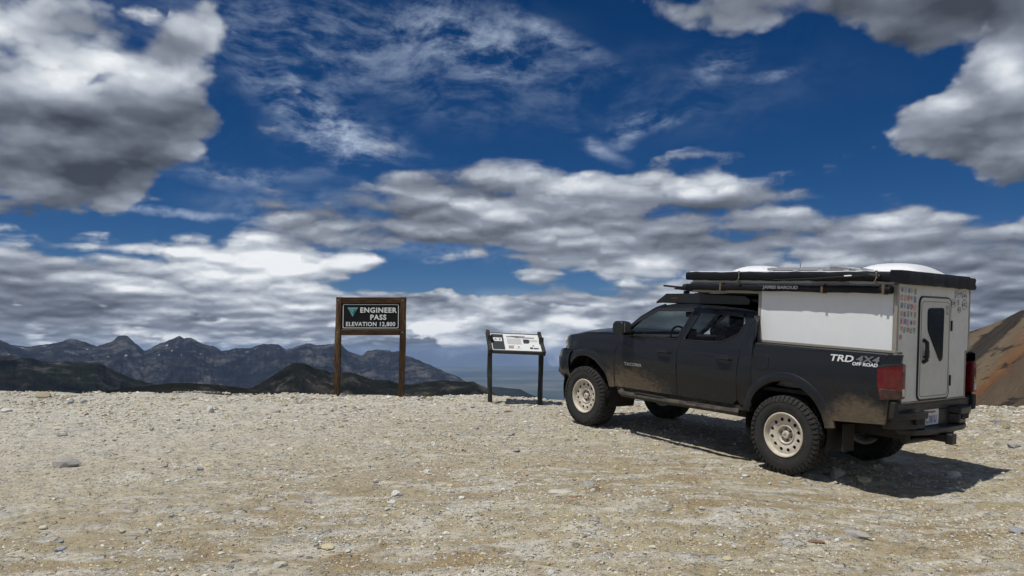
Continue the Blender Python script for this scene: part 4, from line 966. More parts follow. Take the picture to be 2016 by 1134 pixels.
# wheels
def make_wheel(parent, x, s):
    w = empty('wheel', (x, s * .79, .42), parent=parent)
    if s < 0: w.rotation_euler = (0, 0, pi)
    # local: +y is the outer face
    T = .145
    bm = bmesh.new()
    lathe(bm, [(.232, .118), (.245, .128), (.262, .136), (.30, .148), (.345, .147), (.380, .138), (.398, .122), (.405, .09), (.407, 0), (.405, -.09), (.398, -.122), (.380, -.138), (.345, -.147), (.30, -.148), (.245, -.128), (.232, -.118)], 64)
    ty = finish('tyre', bm, M_RUBBER, w, angle=50)
    bm = bmesh.new(); n = 46
    rnd = random.Random(4)
    for k in range(n):
        a0 = 2 * pi * k / n
        for (y0, y1, off, dl, h) in ((-.128, -.082, .0, .78, .419), (-.074, -.030, .45, .74, .421), (-.024, .022, .1, .74, .422), (.030, .074, .6, .74, .421), (.082, .128, .25, .78, .419)):
            aa = a0 + 2 * pi / n * off; da = 2 * pi / n * dl / 2
            sk = .35 * 2 * pi / n * (1 if off in (.45, .6) else -1)
            q = []
            for (yy, sg) in ((y0, -1), (y1, -1), (y1, 1), (y0, 1)):
                ang = aa + sg * da + sk * (1 if yy == y1 else -1) * .5 + rnd.uniform(-.006, .006)
                q.append((ang, yy))
            lo = [bm.verts.new((.400 * cos(a), y, .400 * sin(a))) for a, y in q]
            hi = [bm.verts.new((h * cos(a) * (.997 if abs(y) > .12 else 1), y * .985, h * sin(a) * (.997 if abs(y) > .12 else 1))) for a, y in q]
            bm.faces.new(hi)
            for i in range(4): bm.faces.new((lo[i], lo[(i + 1) % 4], hi[(i + 1) % 4], hi[i]))
        # side lugs
        for sy in (1, -1):
            aa = a0 + (0.25 if sy > 0 else 0) * 2 * pi / n; da = 2 * pi / n * .30
            q = [(.416, .124), (.405, .139), (.380, .148), (.362, .151)]
            rows = [[bm.verts.new((r * cos(aa + g * da * (1 if r > .37 or k % 2 else .5)), sy * y, r * sin(aa + g * da * (1 if r > .37 or k % 2 else .5)))) for r, y in q] for g in (-1, 1)]
            for i in range(3): bm.faces.new((rows[0][i], rows[0][i + 1], rows[1][i + 1], rows[1][i]))
            for g in (0, 1):
                base = [bm.verts.new((r * cos(aa + (g * 2 - 1) * da), sy * (y - .012), r * sin(aa + (g * 2 - 1) * da))) for r, y in q]
                for i in range(3): bm.faces.new((rows[g][i], rows[g][i + 1], base[i + 1], base[i]))
    finish('tread', bm, M_RUBBER, ty, smooth=False)
    for word, a0 in (('ALL-TERRAIN', 90), ('LT285/70R17', 270)):
        pass
    bm = bmesh.new()
    for r, y in ((.262, .1375), (.352, .1480)):
        lathe(bm, [(r, y), (r + .003, y + .003), (r + .006, y)], 64)
    finish('sidewall_rib', bm, M_RUBBER, ty)
    # rim: outer lip and barrel, then a face with twelve real holes
    bm = bmesh.new()
    lathe(bm, [(.238, .120), (.240, .134), (.234, .140), (.224, .138), (.216, .124), (.208, .098), (.205, .085), (.203, .06), (.203, -.10), (.235, -.12)], 64)
    rim = finish('rim', bm, M_RIM, w, angle=40)
    bm = bmesh.new(); edges = []
    def loop(r, n, cx=0, cz=0):
        vs = [bm.verts.new((cx + r * cos(2 * pi * k / n), 0, cz + r * sin(2 * pi * k / n))) for k in range(n)]
        edges.extend(bm.edges.new((vs[i], vs[(i + 1) % n])) for i in range(n))
    loop(.209, 60); loop(.080, 30)
    for k in range(12):
        a = 2 * pi * (k + .5) / 12; loop(.0205, 14, .165 * cos(a), .165 * sin(a))
    bmesh.ops.triangle_fill(bm, edges=edges, use_beauty=True)
    def dish(r): return float(np.interp(r, [.075, .095, .105, .14, .19, .21], [.070, .074, .086, .096, .098, .092]))
    for v in bm.verts: v.co.y = dish(math.hypot(v.co.x, v.co.z))
    ext = bmesh.ops.extrude_face_region(bm, geom=bm.faces[:])
    for v in [g for g in ext['geom'] if isinstance(g, bmesh.types.BMVert)]: v.co.y -= .014
    finish('rim_face', bm, M_RIM, rim, bevel=.0015, angle=30)
    bm = bmesh.new(); lathe(bm, [(.104, .087), (.100, .092), (.094, .092), (.088, .082), (.080, .070), (.080, .058), (.0, .056)], 40); finish('hub_dish', bm, M_RIM, rim, angle=35)
    bm = bmesh.new(); lathe(bm, [(.040, .056), (.040, .090), (.035, .097), (.0, .098)], 28); finish('centre_cap', bm, M_RIM, rim, angle=35)
    bm = bmesh.new(); prism(bm, [(-.02, -.012), (-.008, .016), (0, .004), (.008, .016), (.02, -.012), (.010, -.012), (0, -.002), (-.010, -.012)], 'y', .0975, .0995); finish('cap_emblem', bm, M_GREY_INK, rim)
    for k in range(6):
        a = 2 * pi * k / 6 + .3; bm = bmesh.new(); lathe(bm, [(.010, .056), (.010, .080), (.006, .084), (0, .084)], 8, .060 * cos(a), .060 * sin(a)); finish('lug_nut', bm, M_BLACK, rim)
    bm = bmesh.new(); lathe(bm, [(.0, .02), (.17, .02), (.17, .0), (0, .0)], 32); finish('brake_disc', bm, M_DARK, w)
    return w
w0 = make_wheel(truck, 0, 1)
def copy_tree(o, parent):
    c = o.copy(); COL.objects.link(c); c.parent = parent
    for ch in list(o.children): copy_tree(ch, c)
    return c
for x, s in ((3.236, 1), (0, -1), (3.236, -1)):
    c = copy_tree(w0, truck); c.location = (x, s * .79, .42); c.rotation_euler = (0, 0.37 * (x + 1), 0 if s > 0 else pi)

# ------------------------------------------------------------------ the camper box in the bed
M_PANEL = pmat('white_composite_panel', (0.74, 0.755, 0.77), 0.42, var=0.02, vscale=3, dust=0.06, dcol=(0.4, 0.36, 0.3))
M_PANEL_R = pmat('dusty_white_panel', (0.64, 0.64, 0.62), 0.55, var=0.03, vscale=3, dust=0.22, dcol=(0.36, 0.32, 0.26))
M_DOOR = pmat('cream_door_skin', (0.56, 0.555, 0.52), 0.5, var=0.03, vscale=3, dust=0.22, dcol=(0.34, 0.30, 0.24))
M_ALU = pmat('dusty_aluminium', (0.34, 0.32, 0.28), 0.5, metal=0.35, dust=0.4, dcol=(0.24, 0.20, 0.15))
M_FRAMEG = pmat('grey_anodised', (0.36, 0.37, 0.38), 0.45, metal=0.4)
M_VINYL = pmat('black_vinyl', (0.0055, 0.006, 0.009), 0.55, spec=.25, bump=0.5, bscale=25)
M_DOME = pmat('white_vent_plastic', (0.74, 0.75, 0.76), 0.3)
M_SOLAR = pmat('solar_cell', (0.02, 0.022, 0.035), 0.15, coat=0.5)
M_SMOKE = pmat('smoked_acrylic', (0.005, 0.005, 0.006), 0.10, spec=.12)
M_STRAP = pmat('brown_strap', (0.13, 0.085, 0.05), 0.8)
M_CAMO = pmat('patterned_strap', (0.16, 0.15, 0.12), 0.8, var=0.8, vscale=60)
camper = bpy.data.objects.new('truck_camper', None); COL.objects.link(camper)
camper.matrix_world = TRUCK_M
tag(camper, 'white box camper with stickered rear door carried in the bed of the dark pickup', 'camper')
CY = .03; L_, Rr_ = .755 + CY, -.755 + CY            # outer side planes
# walls
bm = bmesh.new(); box(bm, -1.085, .43, L_ - .03, L_, 1.412, 1.985); sw = finish('side_wall', bm, M_PANEL, camper, bevel=.002)
bm = bmesh.new(); box(bm, -1.115, .455, Rr_, Rr_ + .03, 1.385, 2.02); finish('side_wall', bm, M_PANEL, camper, bevel=.002)
for nm, b in (('corner_trim', (.430, .465, L_ - .028, L_ + .006, 1.375, 1.962)), ('bottom_trim', (-1.118, .430, L_ - .028, L_ + .010, 1.384, 1.412)), ('corner_trim', (-1.122, -1.078, L_ - .028, L_ + .008, 1.412, 2.05)),
              ('floor_rail', (-1.10, .45, .665, L_ - .03, 1.386, 1.41))):
    bm = bmesh.new(); box(bm, *b); finish(nm, bm, M_ALU, camper, bevel=.003)
bm = bmesh.new(); box(bm, -1.09, .44, -.64, .64, .905, 1.40); finish('lower_body', bm, M_PANEL_R, camper, bevel=.003)
bm = bmesh.new(); box(bm, .435, .462, Rr_ + .032, L_ - .030, 1.395, 1.95); finish('front_wall', bm, M_PANEL, camper, bevel=.002)
bm = bmesh.new(); box(bm, -1.08, 1.44, Rr_ + .005, L_ + .004, 1.988, 2.165); ub = finish('upper_shell', bm, M_PANEL, camper, bevel=.004)
bm = bmesh.new(); box(bm, .47, 1.44, Rr_ + .01, L_ - .002, 1.932, 1.986); finish('overcab_floor', bm, M_ALU, camper, bevel=.004)
bm = bmesh.new(); box(bm, -1.10, 1.455, L_ + .006, L_ + .022, 2.035, 2.052); box(bm, -.62, -.20, L_ + .006, L_ + .026, 2.040, 2.062); finish('drip_rail', bm, M_ALU, camper, bevel=.002)
bm = bmesh.new(); box(bm, -1.155, 1.47, Rr_ - .02, L_ + .02, 2.166, 2.186); finish('roof_sheet', bm, M_DOME, camper, bevel=.006)
# rear wall with cut-out shoulders that clear the tail lamps
out = rounded([(L_ - .004, 2.06), (Rr_ + .004, 2.06), (Rr_ + .004, 1.395), (-.645, 1.395), (-.645, .905), (.668, .905), (.668, 1.395), (L_ - .004, 1.395)], .01, 2)
bm = bmesh.new(); prism(bm, out, 'x', -1.094, -1.121); rw_ = finish('rear_wall', bm, M_PANEL_R, camper, bevel=.002)
for b in ((-1.127, -1.09, Rr_ - .004, Rr_ + .020, 1.385, 2.06), (-1.127, -1.09, -.665, -.642, .90, 1.385), (-1.127, -1.09, .664, .676, .90, 1.372), (-1.130, -1.085, -.665, .676, .868, .902),
          (-1.127, -1.09, Rr_ + .021, -.666, 1.372, 1.386), (-1.127, -1.09, .677, L_ + .008, 1.366, 1.383)):
    bm = bmesh.new(); box(bm, *b); finish('edge_trim', bm, M_ALU, rw_, bevel=.002)
# door
dout = rounded([(.375, .915), (-.275, .915), (-.275, 1.945), (.375, 1.945)], .075, 8)
bm = bmesh.new(); prism(bm, dout, 'x', -1.122, -1.134); door = finish('entry_door', bm, M_DOOR, camper, bevel=.004)
bm = bmesh.new(); tube(bm, [(-1.126, p[0], p[1]) for p in dout] + [(-1.126, dout[0][0], dout[0][1])], .011, 8, caps=False); finish('door_seal', bm, M_BLACK, door)
din = rounded([(.345, .945), (-.245, .945), (-.245, 1.900), (.345, 1.900)], .06, 8)
bm = bmesh.new(); tube(bm, [(-1.1345, p[0], p[1]) for p in din] + [(-1.1345, din[0][0], din[0][1])], .005, 6, caps=False); finish('door_frame', bm, M_ALU, door)
wout = rounded([(.225, 1.835, .05), (-.118, 1.845, .05), (-.110, 1.315, .03), (-.055, 1.285, .03), (.218, 1.61, .05)], .05, 7)
bm = bmesh.new(); prism(bm, wout, 'x', -1.1345, -1.142); finish('window', bm, M_SMOKE, door, bevel=.003)
bm = bmesh.new(); tube(bm, [(-1.136, .292, 1.29), (-1.172, .292, 1.315), (-1.176, .292, 1.40), (-1.172, .292, 1.49), (-1.136, .292, 1.515)], .021, 8); box(bm, -1.165, -1.136, .232, .292, 1.335, 1.352); box(bm, -1.172, -1.140, .232, .250, 1.335, 1.41)
finish('door_handle', bm, M_BLACK, door)
for z in (1.66, 1.09):
    bm = bmesh.new(); box(bm, -1.146, -1.124, -.300, -.278, z - .055, z + .055); finish('hinge', bm, M_BLACK, door, bevel=.004)
# black awning bags
def bag(name, x0, x1, y0, y1, z0, z1, parent, seed, n=70, k=12, sag=.0032):
    bm = bmesh.new(); rows = []; rnd = random.Random(seed)
    ph = [rnd.uniform(0, 6.28) for _ in range(6)]
    for i in range(n + 1):
        x = x0 + (x1 - x0) * i / n; ring = []
        for j in range(k):
            a = 2 * pi * j / k
            ca, sa = cos(a), sin(a); e = .55
            yy = math.copysign(abs(ca) ** e, ca); zz_ = math.copysign(abs(sa) ** e, sa)
            wob = sag * (sin(x * 9 + ph[0] + a) + .6 * sin(x * 23 + ph[1] - 2 * a) + .5 * sin(x * 41 + ph[2] + 3 * a))
            ring.append(bm.verts.new((x, (y0 + y1) / 2 + yy * ((y1 - y0) / 2 + wob * .7), (z0 + z1) / 2 + zz_ * ((z1 - z0) / 2 + wob))))
        rows.append(ring)
    for a_, b_ in zip(rows, rows[1:]):
        for j in range(k): bm.faces.new((a_[j], a_[(j + 1) % k], b_[(j + 1) % k], b_[j]))
    bm.faces.new(rows[0][::-1]); bm.faces.new(rows[-1])
    return finish(name, bm, M_VINYL, parent, angle=60)
b1 = bag('awning_bag', 1.465, -1.125, L_ + .016, L_ + .098, 2.076, 2.176, camper, 1)
b2 = bag('awning_bag', 1.475, -1.085, L_ + .016, L_ + .092, 1.960, 2.032, camper, 2, sag=.0022)
text('bag_lettering', 'JAMES BAROUD', .046, M_GREY_INK, b2, ML(.125, L_ + .0965, 2.003, 0), .001, .002, sx=1.35)
for x in (.94, -.37, -1.02):
    bm = bmesh.new(); box(bm, x - .013, x + .013, L_ + .010, L_ + .098, 1.950, 2.046); finish('strap', bm, M_STRAP, b2, bevel=.004)
for x in (.66, -.96):
    bm = bmesh.new(); tube(bm, [(x, L_ + .118, 2.18), (x - .012, L_ + .127, 2.12), (x + .01, L_ + .125, 2.07), (x - .012, L_ + .06, 2.03)], [.014, .009, .014, .010], 8); finish('strap', bm, M_CAMO, b1)
bm = bmesh.new(); tube(bm, [(-.98, L_ + .09, 2.125), (-.90, L_ + .132, 2.137), (-.82, L_ + .135, 2.130), (-.30, L_ + .122, 2.10), (.2, L_ + .116, 2.085)], [.028, .03, .015, .010, .006], 8); finish('awning_pole', bm, M_BLACK, b1)
bm = bmesh.new(); tube(bm, [(-.72, L_ + .134, 2.128), (-.64, L_ + .131, 2.124)], .011, 8); finish('pole_clip', bm, M_DOME, b1)
# rear cover: wraps the back edge, hanging lip at the bottom
bm = bmesh.new(); rows = []
for i in range(33):
    t = i / 32; y = (L_ + .10) + (Rr_ - .035 - L_ - .10) * t
    w = .004 * sin(y * 14) + .003 * sin(y * 37 + 1)
    xe = -1.155 - .06 * (1 - t) + w
    bot = 2.050 + .01 * (1 - t) + .004 * sin(y * 21)
    rows.append([bm.verts.new(c) for c in ((-1.09, y, 2.190), (xe + .01, y, 2.188), (xe - .012, y, 2.155 + w), (xe - .004, y, 2.115), (xe - .016 - w, y, 2.075), (xe - .006, y, bot), (xe + .03, y, bot + .004), (-1.09, y, 2.075))])
for a_, b_ in zip(rows, rows[1:]):
    for j in range(8): bm.faces.new((a_[j], a_[(j + 1) % 8], b_[(j + 1) % 8], b_[j]))
bm.faces.new(rows[0]); bm.faces.new(rows[-1][::-1])
finish('rear_cover', bm, M_VINYL, camper, angle=50)
# roof gear
def dome(x0, x1, y0, y1, z, h):
    bm = bmesh.new(); rows = []
    for i in range(15):
        row = []
        for j in range(15):
            u = -1 + 2 * i / 14; v = -1 + 2 * j / 14
            q = (1 - abs(u) ** 3.0) * (1 - abs(v) ** 3.0)
            row.append(bm.verts.new(((x0 + x1) / 2 + (x1 - x0) / 2 * u, (y0 + y1) / 2 + (y1 - y0) / 2 * v, z + h * max(q, 0) ** .75)))
        rows.append(row)
    for a_, b_ in zip(rows, rows[1:]):
        for j in range(14): bm.faces.new((a_[j], a_[j + 1], b_[j + 1], b_[j]))
    bmesh.ops.extrude_edge_only(bm, edges=[e for e in bm.edges if len(e.link_faces) == 1])
    return bm
finish('roof_vent', dome(-1.08, -.36, -.34, .36, 2.186, .115), M_DOME, camper, angle=70)
finish('roof_vent', dome(.70, 1.30, -.30, .32, 2.186, .105), M_DOME, camper, angle=70)
bm = bmesh.new(); box(bm, -.55, .50, -.10, .60, 2.205, 2.232); sp_ = finish('solar_panel', bm, M_FRAMEG, camper, bevel=.003)
bm = bmesh.new(); box(bm, -.52, .47, -.07, .57, 2.232, 2.236); finish('solar_cells', bm, M_SOLAR, sp_)
for x in (-.48, -.18, .12, .44):
    bm = bmesh.new(); box(bm, x - .03, x + .03, .56, .62, 2.187, 2.212); finish('panel_bracket', bm, M_FRAMEG, sp_, bevel=.002)
bm = bmesh.new(); prism(bm, [(-.60, 2.187), (-.66, 2.187), (-.62, 2.220), (-.30, 2.258), (-.28, 2.248), (-.58, 2.205)], 'y', .30, .62); finish('cable_cover', bm, M_FRAMEG, camper, bevel=.003)
bm = bmesh.new(); tube(bm, [(.14, .5, 2.23), (.14, .5, 2.285)], .004, 6); finish('aerial', bm, M_BLACK, camper)
# stickers on the rear wall and door
SC_COL = dict(blue=(0.05, 0.10, 0.24), red=(0.42, 0.07, 0.06), pink=(0.50, 0.20, 0.20), green=(0.07, 0.22, 0.14), grey=(0.20, 0.20, 0.20), orange=(0.50, 0.25, 0.09), black=(0.03, 0.03, 0.035), teal=(0.12, 0.25, 0.27))
def sticker_mat(nm, c):
    m = bpy.data.materials.new('sticker_' + nm); m.use_nodes = True
    t = NT(m.node_tree); b = t.n['Principled BSDF']; b.inputs['Roughness'].default_value = .5
    P = t.new('ShaderNodeTexCoord').outputs['Object']
    f = t.rng(t.noise(P, 60, 4, 0.7), .47, .53)
    t.put(b.inputs['Base Color'], t.mix(f, c, tuple(min(.62, x * .5 + .36) for x in c))); return m
SM = {k: sticker_mat(k, v) for k, v in SC_COL.items()}
M_STK = pmat('sticker_white', (0.60, 0.60, 0.58), 0.5)
def sticker(y, z, ry, rz, shape, colour, parent, x=-1.1215, txt=None):
    if shape == 'round': o = [(y + ry * cos(2 * pi * k / 18), z + rz * sin(2 * pi * k / 18)) for k in range(18)]
    elif shape == 'arrow': o = [(y - ry, z + rz), (y + ry, z + rz), (y + ry * .75, z - rz * .5), (y, z - rz), (y - ry * .75, z - rz * .5)]
    else: o = rounded([(y - ry, z - rz), (y + ry, z - rz), (y + ry, z + rz), (y - ry, z + rz)], min(ry, rz) * .35, 2)
    bm = bmesh.new(); prism(bm, o, 'x', x, x - .0015)
    st = finish('sticker', bm, M_STK if txt is None or True else SM[colour], parent, smooth=False)
    if txt:
        bm = bmesh.new(); tube(bm, [(x - .0018, a, b) for a, b in o] + [(x - .0018, *o[0])], .0028, 4, caps=False); finish('sticker_border', bm, SM['black'], st)
        text('sticker_text', txt, rz * 1.15, SM['black'], st, MR(x - .0022, y, z), .0006, .0015, sx=.95)
    else:
        cy_ = sum(p[0] for p in o) / len(o); cz_ = sum(p[1] for p in o) / len(o)
        bm = bmesh.new(); prism(bm, [(cy_ + (p[0] - cy_) * .82, cz_ + (p[1] - cz_) * .82) for p in o], 'x', x - .0018, x - .0030); finish('sticker_print', bm, SM[colour], st, smooth=False)
COLS = [['blue', 'pink', 'blue', 'pink', 'red', 'orange', 'red'], ['teal', 'pink', 'teal', 'black', 'blue', 'teal', None], ['blue', 'red', 'blue', 'grey', 'pink', 'red', None],
        ['orange', 'grey', 'red', 'green', 'blue', 'grey', None], ['green', 'blue', 'orange', 'red', 'pink', 'green', None]]
rnd = random.Random(12)
for i, col in enumerate(COLS):
    for j, c in enumerate(col):
        if c is None: continue
        y = .715 - i * .064 + rnd.uniform(-.004, .004); z = 2.005 - j * .077 + rnd.uniform(-.005, .005) - .003 * i
        sticker(y, z, .026 + rnd.uniform(-.003, .005), .033 + rnd.uniform(-.006, .006), rnd.choice(['round', 'square', 'square', 'arrow']), c, rw_)
sticker(-.385, 1.985, .024, .055, 'arrow', 'blue', rw_); sticker(-.475, 2.00, .038, .040, 'square', 'black', rw_, txt='PAW')
sticker(-.590, 1.985, .052, .044, 'round', 'black', rw_, txt='LBR'); sticker(-.600, 1.885, .058, .050, 'round', 'black', rw_, txt='RRC')
sticker(-.345, 1.895, .045, .042, 'round', 'black', rw_, txt='SBR'); sticker(-.455, 1.905, .028, .040, 'arrow', 'grey', rw_); sticker(-.480, 1.830, .032, .032, 'round', 'black', rw_, txt='CR')
sticker(-.190, 1.82, .028, .060, 'square', 'grey', door, x=-1.1345)
# black hand tools strapped ahead of the overcab: a long jack bar on the rack
jack = bpy.data.objects.new('recovery_jack', None); COL.objects.link(jack); jack.matrix_world = TRUCK_M
tag(jack, 'long black recovery jack lying on the cab roof rack under the camper overhang', 'jack')
bm = bmesh.new(); prism(bm, [(2.05, 1.965), (1.90, 1.962), (1.45, 1.930), (1.45, 1.955), (1.90, 1.992), (2.05, 1.985)], 'y', .40, .44); box(bm, 1.50, 1.62, .38, .46, 1.925, 2.00); finish('jack_bar', bm, M_BLACK, jack, bevel=.003)
bm = bmesh.new(); tube(bm, [(2.18, .50, 2.012), (2.0, .49, 2.000), (1.4, .46, 1.965)], .013, 8); finish('jack_handle', bm, M_BLACK, jack)
bm = bmesh.new(); prism(bm, rounded([(1.98, 1.965), (1.72, 1.94), (1.70, 2.0), (1.84, 2.015), (1.87, 2.045), (1.90, 2.01)], .01, 2), 'y', .36, .46); finish('jack_foot', bm, M_BLACK, jack, bevel=.005)
for x in (1.62, 1.86):
    bm = bmesh.new(); box(bm, x - .02, x + .02, .37, .45, 1.905, 1.95); finish('jack_mount', bm, M_BLACK, jack, bevel=.004)
# ------------------------------------------------------------------ signs at the edge of the pass
def wood_mat(name, c0, c1, c2, vert=True):
    m = bpy.data.materials.new(name); m.use_nodes = True
    t = NT(m.node_tree); b = t.n['Principled BSDF']
    P = t.new('ShaderNodeTexCoord').outputs['Object']
    Q = t.v('MULTIPLY', P, (1, 1, .12) if vert else (.12, 1, 1))
    n = t.noise(Q, 42, 6, 0.65); n2 = t.noise(Q, 9, 5, 0.7)
    c = t.ramp(t.m('ADD', t.m('MULTIPLY', n, .5), t.m('MULTIPLY', n2, .5)), [(.36, c0), (.5, c1), (.64, c2)])
    t.put(b.inputs['Base Color'], c); b.inputs['Roughness'].default_value = .9; b.inputs['Specular IOR Level'].default_value = .15
    bp = t.new('ShaderNodeBump'); bp.inputs['Strength'].default_value = .8; bp.inputs['Distance'].default_value = .006
    t.put(bp.inputs['Height'], n); t.l.new(bp.outputs[0], b.inputs['Normal'])
    return m
M_WOODV = wood_mat('weathered_brown_post', (0.022, 0.014, 0.009), (0.062, 0.036, 0.020), (0.16, 0.105, 0.058))
M_WOODH = wood_mat('weathered_brown_beam', (0.022, 0.014, 0.009), (0.055, 0.032, 0.018), (0.12, 0.075, 0.042), vert=False)
M_SIGNB = pmat('sign_black', (0.006, 0.007, 0.008), 0.6, spec=.2, var=.3, vscale=5)
M_SIGNW = pmat('sign_white', (0.66, 0.67, 0.66), 0.5, dust=.12, dcol=(.4, .38, .32))
M_TEAL = pmat('logo_teal', (0.045, 0.20, 0.20), 0.5); M_TEALL = pmat('logo_sky', (0.16, 0.36, 0.40), 0.5); M_TREE = pmat('logo_tree', (0.03, 0.10, 0.05), 0.5)
def wob_post(name, x, z0, z1, r, mat, parent, lean=0.0, seed=0, d=.055):
    bm = bmesh.new(); rnd = random.Random(seed); n = 14; rows = []
    for i in range(n + 1):
        t = i / n; z = z0 + (z1 - z0) * t; cx = x + lean * t + .004 * sin(t * 7 + seed); g = r * (1 + .05 * sin(t * 11 + seed * 2))
        pts = rounded([(cx - g, -d), (cx + g, -d), (cx + g, d), (cx - g, d)], .014, 2)
        rows.append([bm.verts.new((p[0] + rnd.uniform(-.001, .001), p[1], z)) for p in pts])
    for a, b in zip(rows, rows[1:]):
        for k in range(len(a)): bm.faces.new((a[k], a[(k + 1) % len(a)], b[(k + 1) % len(a)], b[k]))
    bm.faces.new(rows[-1]); bm.faces.new(rows[0][::-1])
    return finish(name, bm, mat, parent, angle=50)
SX, SY = -2.795, 15.0
sign = empty('pass_sign', (SX, SY, float(ground_z(SX, SY))), R_(1.5))
tag(sign, 'brown wooden pass sign with black panel reading ENGINEER PASS ELEVATION 12,800', 'sign')
g0 = sign.location.z
TOPZ = 2.665 - g0
wob_post('post', -.625, -.25, TOPZ, .056, M_WOODV, sign, lean=.015, seed=1)
wob_post('post', .625, -.25, TOPZ, .056, M_WOODV, sign, lean=.03, seed=4)
bm = bmesh.new(); box(bm, -.555, .600, -.05, .05, TOPZ - .122, TOPZ - .002); finish('top_beam', bm, M_WOODH, sign, bevel=.012)
bm = bmesh.new(); box(bm, -.558, .592, -.05, .05, TOPZ - .745, TOPZ - .635); finish('bottom_beam', bm, M_WOODH, sign, bevel=.012)
zc = TOPZ - .378
bm = bmesh.new(); prism(bm, [(-.550, zc - .254), (.590, zc - .254), (.590, zc + .253), (-.550, zc + .253)], 'y', -.030, .030); pn = finish('sign_panel', bm, M_SIGNB, sign, smooth=False)
o_ = rounded([(-.528, zc - .232), (.565, zc - .232), (.565, zc + .238), (-.528, zc + .238)], .03, 6)
i_ = rounded([(-.516, zc - .220), (.553, zc - .220), (.553, zc + .226), (-.516, zc + .226)], .024, 6)
bm = bmesh.new(); A = [bm.verts.new((p[0], -.034, p[1])) for p in o_]; B = [bm.verts.new((p[0], -.034, p[1])) for p in i_]
for k in range(len(A)): bm.faces.new((A[k], A[(k + 1) % len(A)], B[(k + 1) % len(A)], B[k]))
finish('panel_border', bm, M_SIGNW, pn, smooth=False)
MF = lambda x, y, z: Matrix.Translation((x, y, z)) @ Matrix.Rotation(R_(90), 4, 'X')
text('lettering', 'ENGINEER', .138, M_SIGNW, pn, MF(.163, -.036, zc + .118), .003, .0042, space=1.12, sx=1.02)
text('lettering', 'PASS', .138, M_SIGNW, pn, MF(.165, -.036, zc - .022), .003, .0042, space=1.12, sx=1.02)
text('lettering', 'ELEVATION 12,800', .112, M_SIGNW, pn, MF(.017, -.036, zc - .155), .003, .0028, space=1.10, sx=.965)
# triangular emblem: sky, mountain, river and a tree
lx, lz = -.335, zc + .085
bm = bmesh.new(); prism(bm, rounded([(lx - .108, lz + .095), (lx + .108, lz + .095), (lx, lz - .100)], .012, 3), 'y', -.0345, -.038); em = finish('emblem', bm, M_TEAL, pn, smooth=False)
bm = bmesh.new(); prism(bm, [(lx - .097, lz + .082), (lx - .082, lz + .055), (lx - .03, lz + .066), (lx + .01, lz + .048), (lx + .05, lz + .068), (lx + .085, lz + .055), (lx + .097, lz + .082)], 'y', -.0385, -.040); finish('emblem_sky', bm, M_TEALL, em, smooth=False)
bm = bmesh.new(); prism(bm, [(lx - .075, lz + .04), (lx - .045, lz + .052), (lx + .03, lz + .022), (lx - .025, lz - .012), (lx + .008, lz - .06), (lx - .002, lz - .078), (lx - .04, lz - .015), (lx + .0, lz + .018)], 'y', -.0385, -.040); finish('emblem_river', bm, M_TEALL, em, smooth=False)
bm = bmesh.new(); prism(bm, [(lx + .035, lz + .05), (lx + .060, lz - .002), (lx + .048, lz - .002), (lx + .038, lz - .04), (lx + .022, lz - .04), (lx + .012, lz - .002), (lx + .015, lz + .004)], 'y', -.0385, -.0405); finish('emblem_tree', bm, M_TREE, em, smooth=False)
for x in (-.62, .64):
    for z in (TOPZ - .06, TOPZ - .69):
        bm = bmesh.new(); lathe(bm, [(.012, -.058), (.010, -.064), (0, -.065)], 10, x, z); finish('bolt', bm, M_ALU, sign)

# slanted reading board
BX, BY = .045, 13.2
M_WOODG = wood_mat('grey_weathered_post', (0.016, 0.016, 0.015), (0.040, 0.040, 0.038), (0.095, 0.090, 0.080))
M_FRAME = pmat('dark_board_frame', (0.022, 0.024, 0.026), 0.5, dust=.25)
board = empty('reading_board', (BX, BY, float(ground_z(BX, BY))), R_(9))
tag(board, 'slanted white information board on two dark posts beside the pickup', 'sign')
g1 = board.location.z
zt = 1.60 + .33 - g1                          # height of the panel's upper edge
wob_post('post', -.43, -.25, zt - .05, .038, M_WOODG, board, lean=.0, seed=7, d=.045)
wob_post('post', .44, -.25, zt - .09, .038, M_WOODG, board, lean=.03, seed=9, d=.045)
TB = Matrix.Translation((.0, 0, zt - .175)) @ Matrix.Rotation(R_(2.2), 4, 'Y') @ Matrix.Rotation(R_(33), 4, 'X')
def tb(name, b, mat, par, bevel=.003):
    return part_box(name, b, mat, par, bevel=bevel, M=TB)
pnb = tb('board_panel', (-.415, .445, -.27, .27, -.012, .004), M_SIGNW, board)
for x0, x1 in ((-.475, -.415), (.445, .505)): tb('side_rail', (x0, x1, -.31, .34, -.055, .035), M_WOODG, board, .006)
tb('bottom_rail', (-.415, .445, -.305, -.27, -.045, .012), M_FRAME, board)
tb('top_rail', (-.415, .445, .27, .29, -.03, .010), M_FRAME, board)
tb('cross_batten', (-.40, .43, -.04, .04, -.05, -.012), M_WOODG, board)
M_INKD = pmat('print_dark', (0.03, 0.032, 0.038), .5); M_INKG = pmat('print_grey', (0.22, 0.22, 0.23), .5); M_INKR = pmat('print_rust', (0.35, 0.20, 0.14), .5)
def prnt(name, quads, mat, z=.0052):
    bm = bmesh.new()
    for (x0, x1, y0, y1) in quads: box(bm, x0, x1, y0, y1, .0035, z, M=TB)
    return finish(name, bm, mat, pnb, smooth=False)
prnt('printed_block', [(-.395, -.185, -.245, .245)], M_INKD)
prnt('printed_label', [(-.365, -.215, .02, .13)], M_SIGNW, .0062)
text('printed_letters', 'A E', .085, M_INKD, pnb, TB @ Matrix.Translation((-.29, .073, .0066)), .0004, .002)
prnt('printed_picture', [(-.13, .10, .155, .20), (.02, .36, .135, .175), (-.05, .2, .175, .212)], M_INKG)
rnd = random.Random(3)
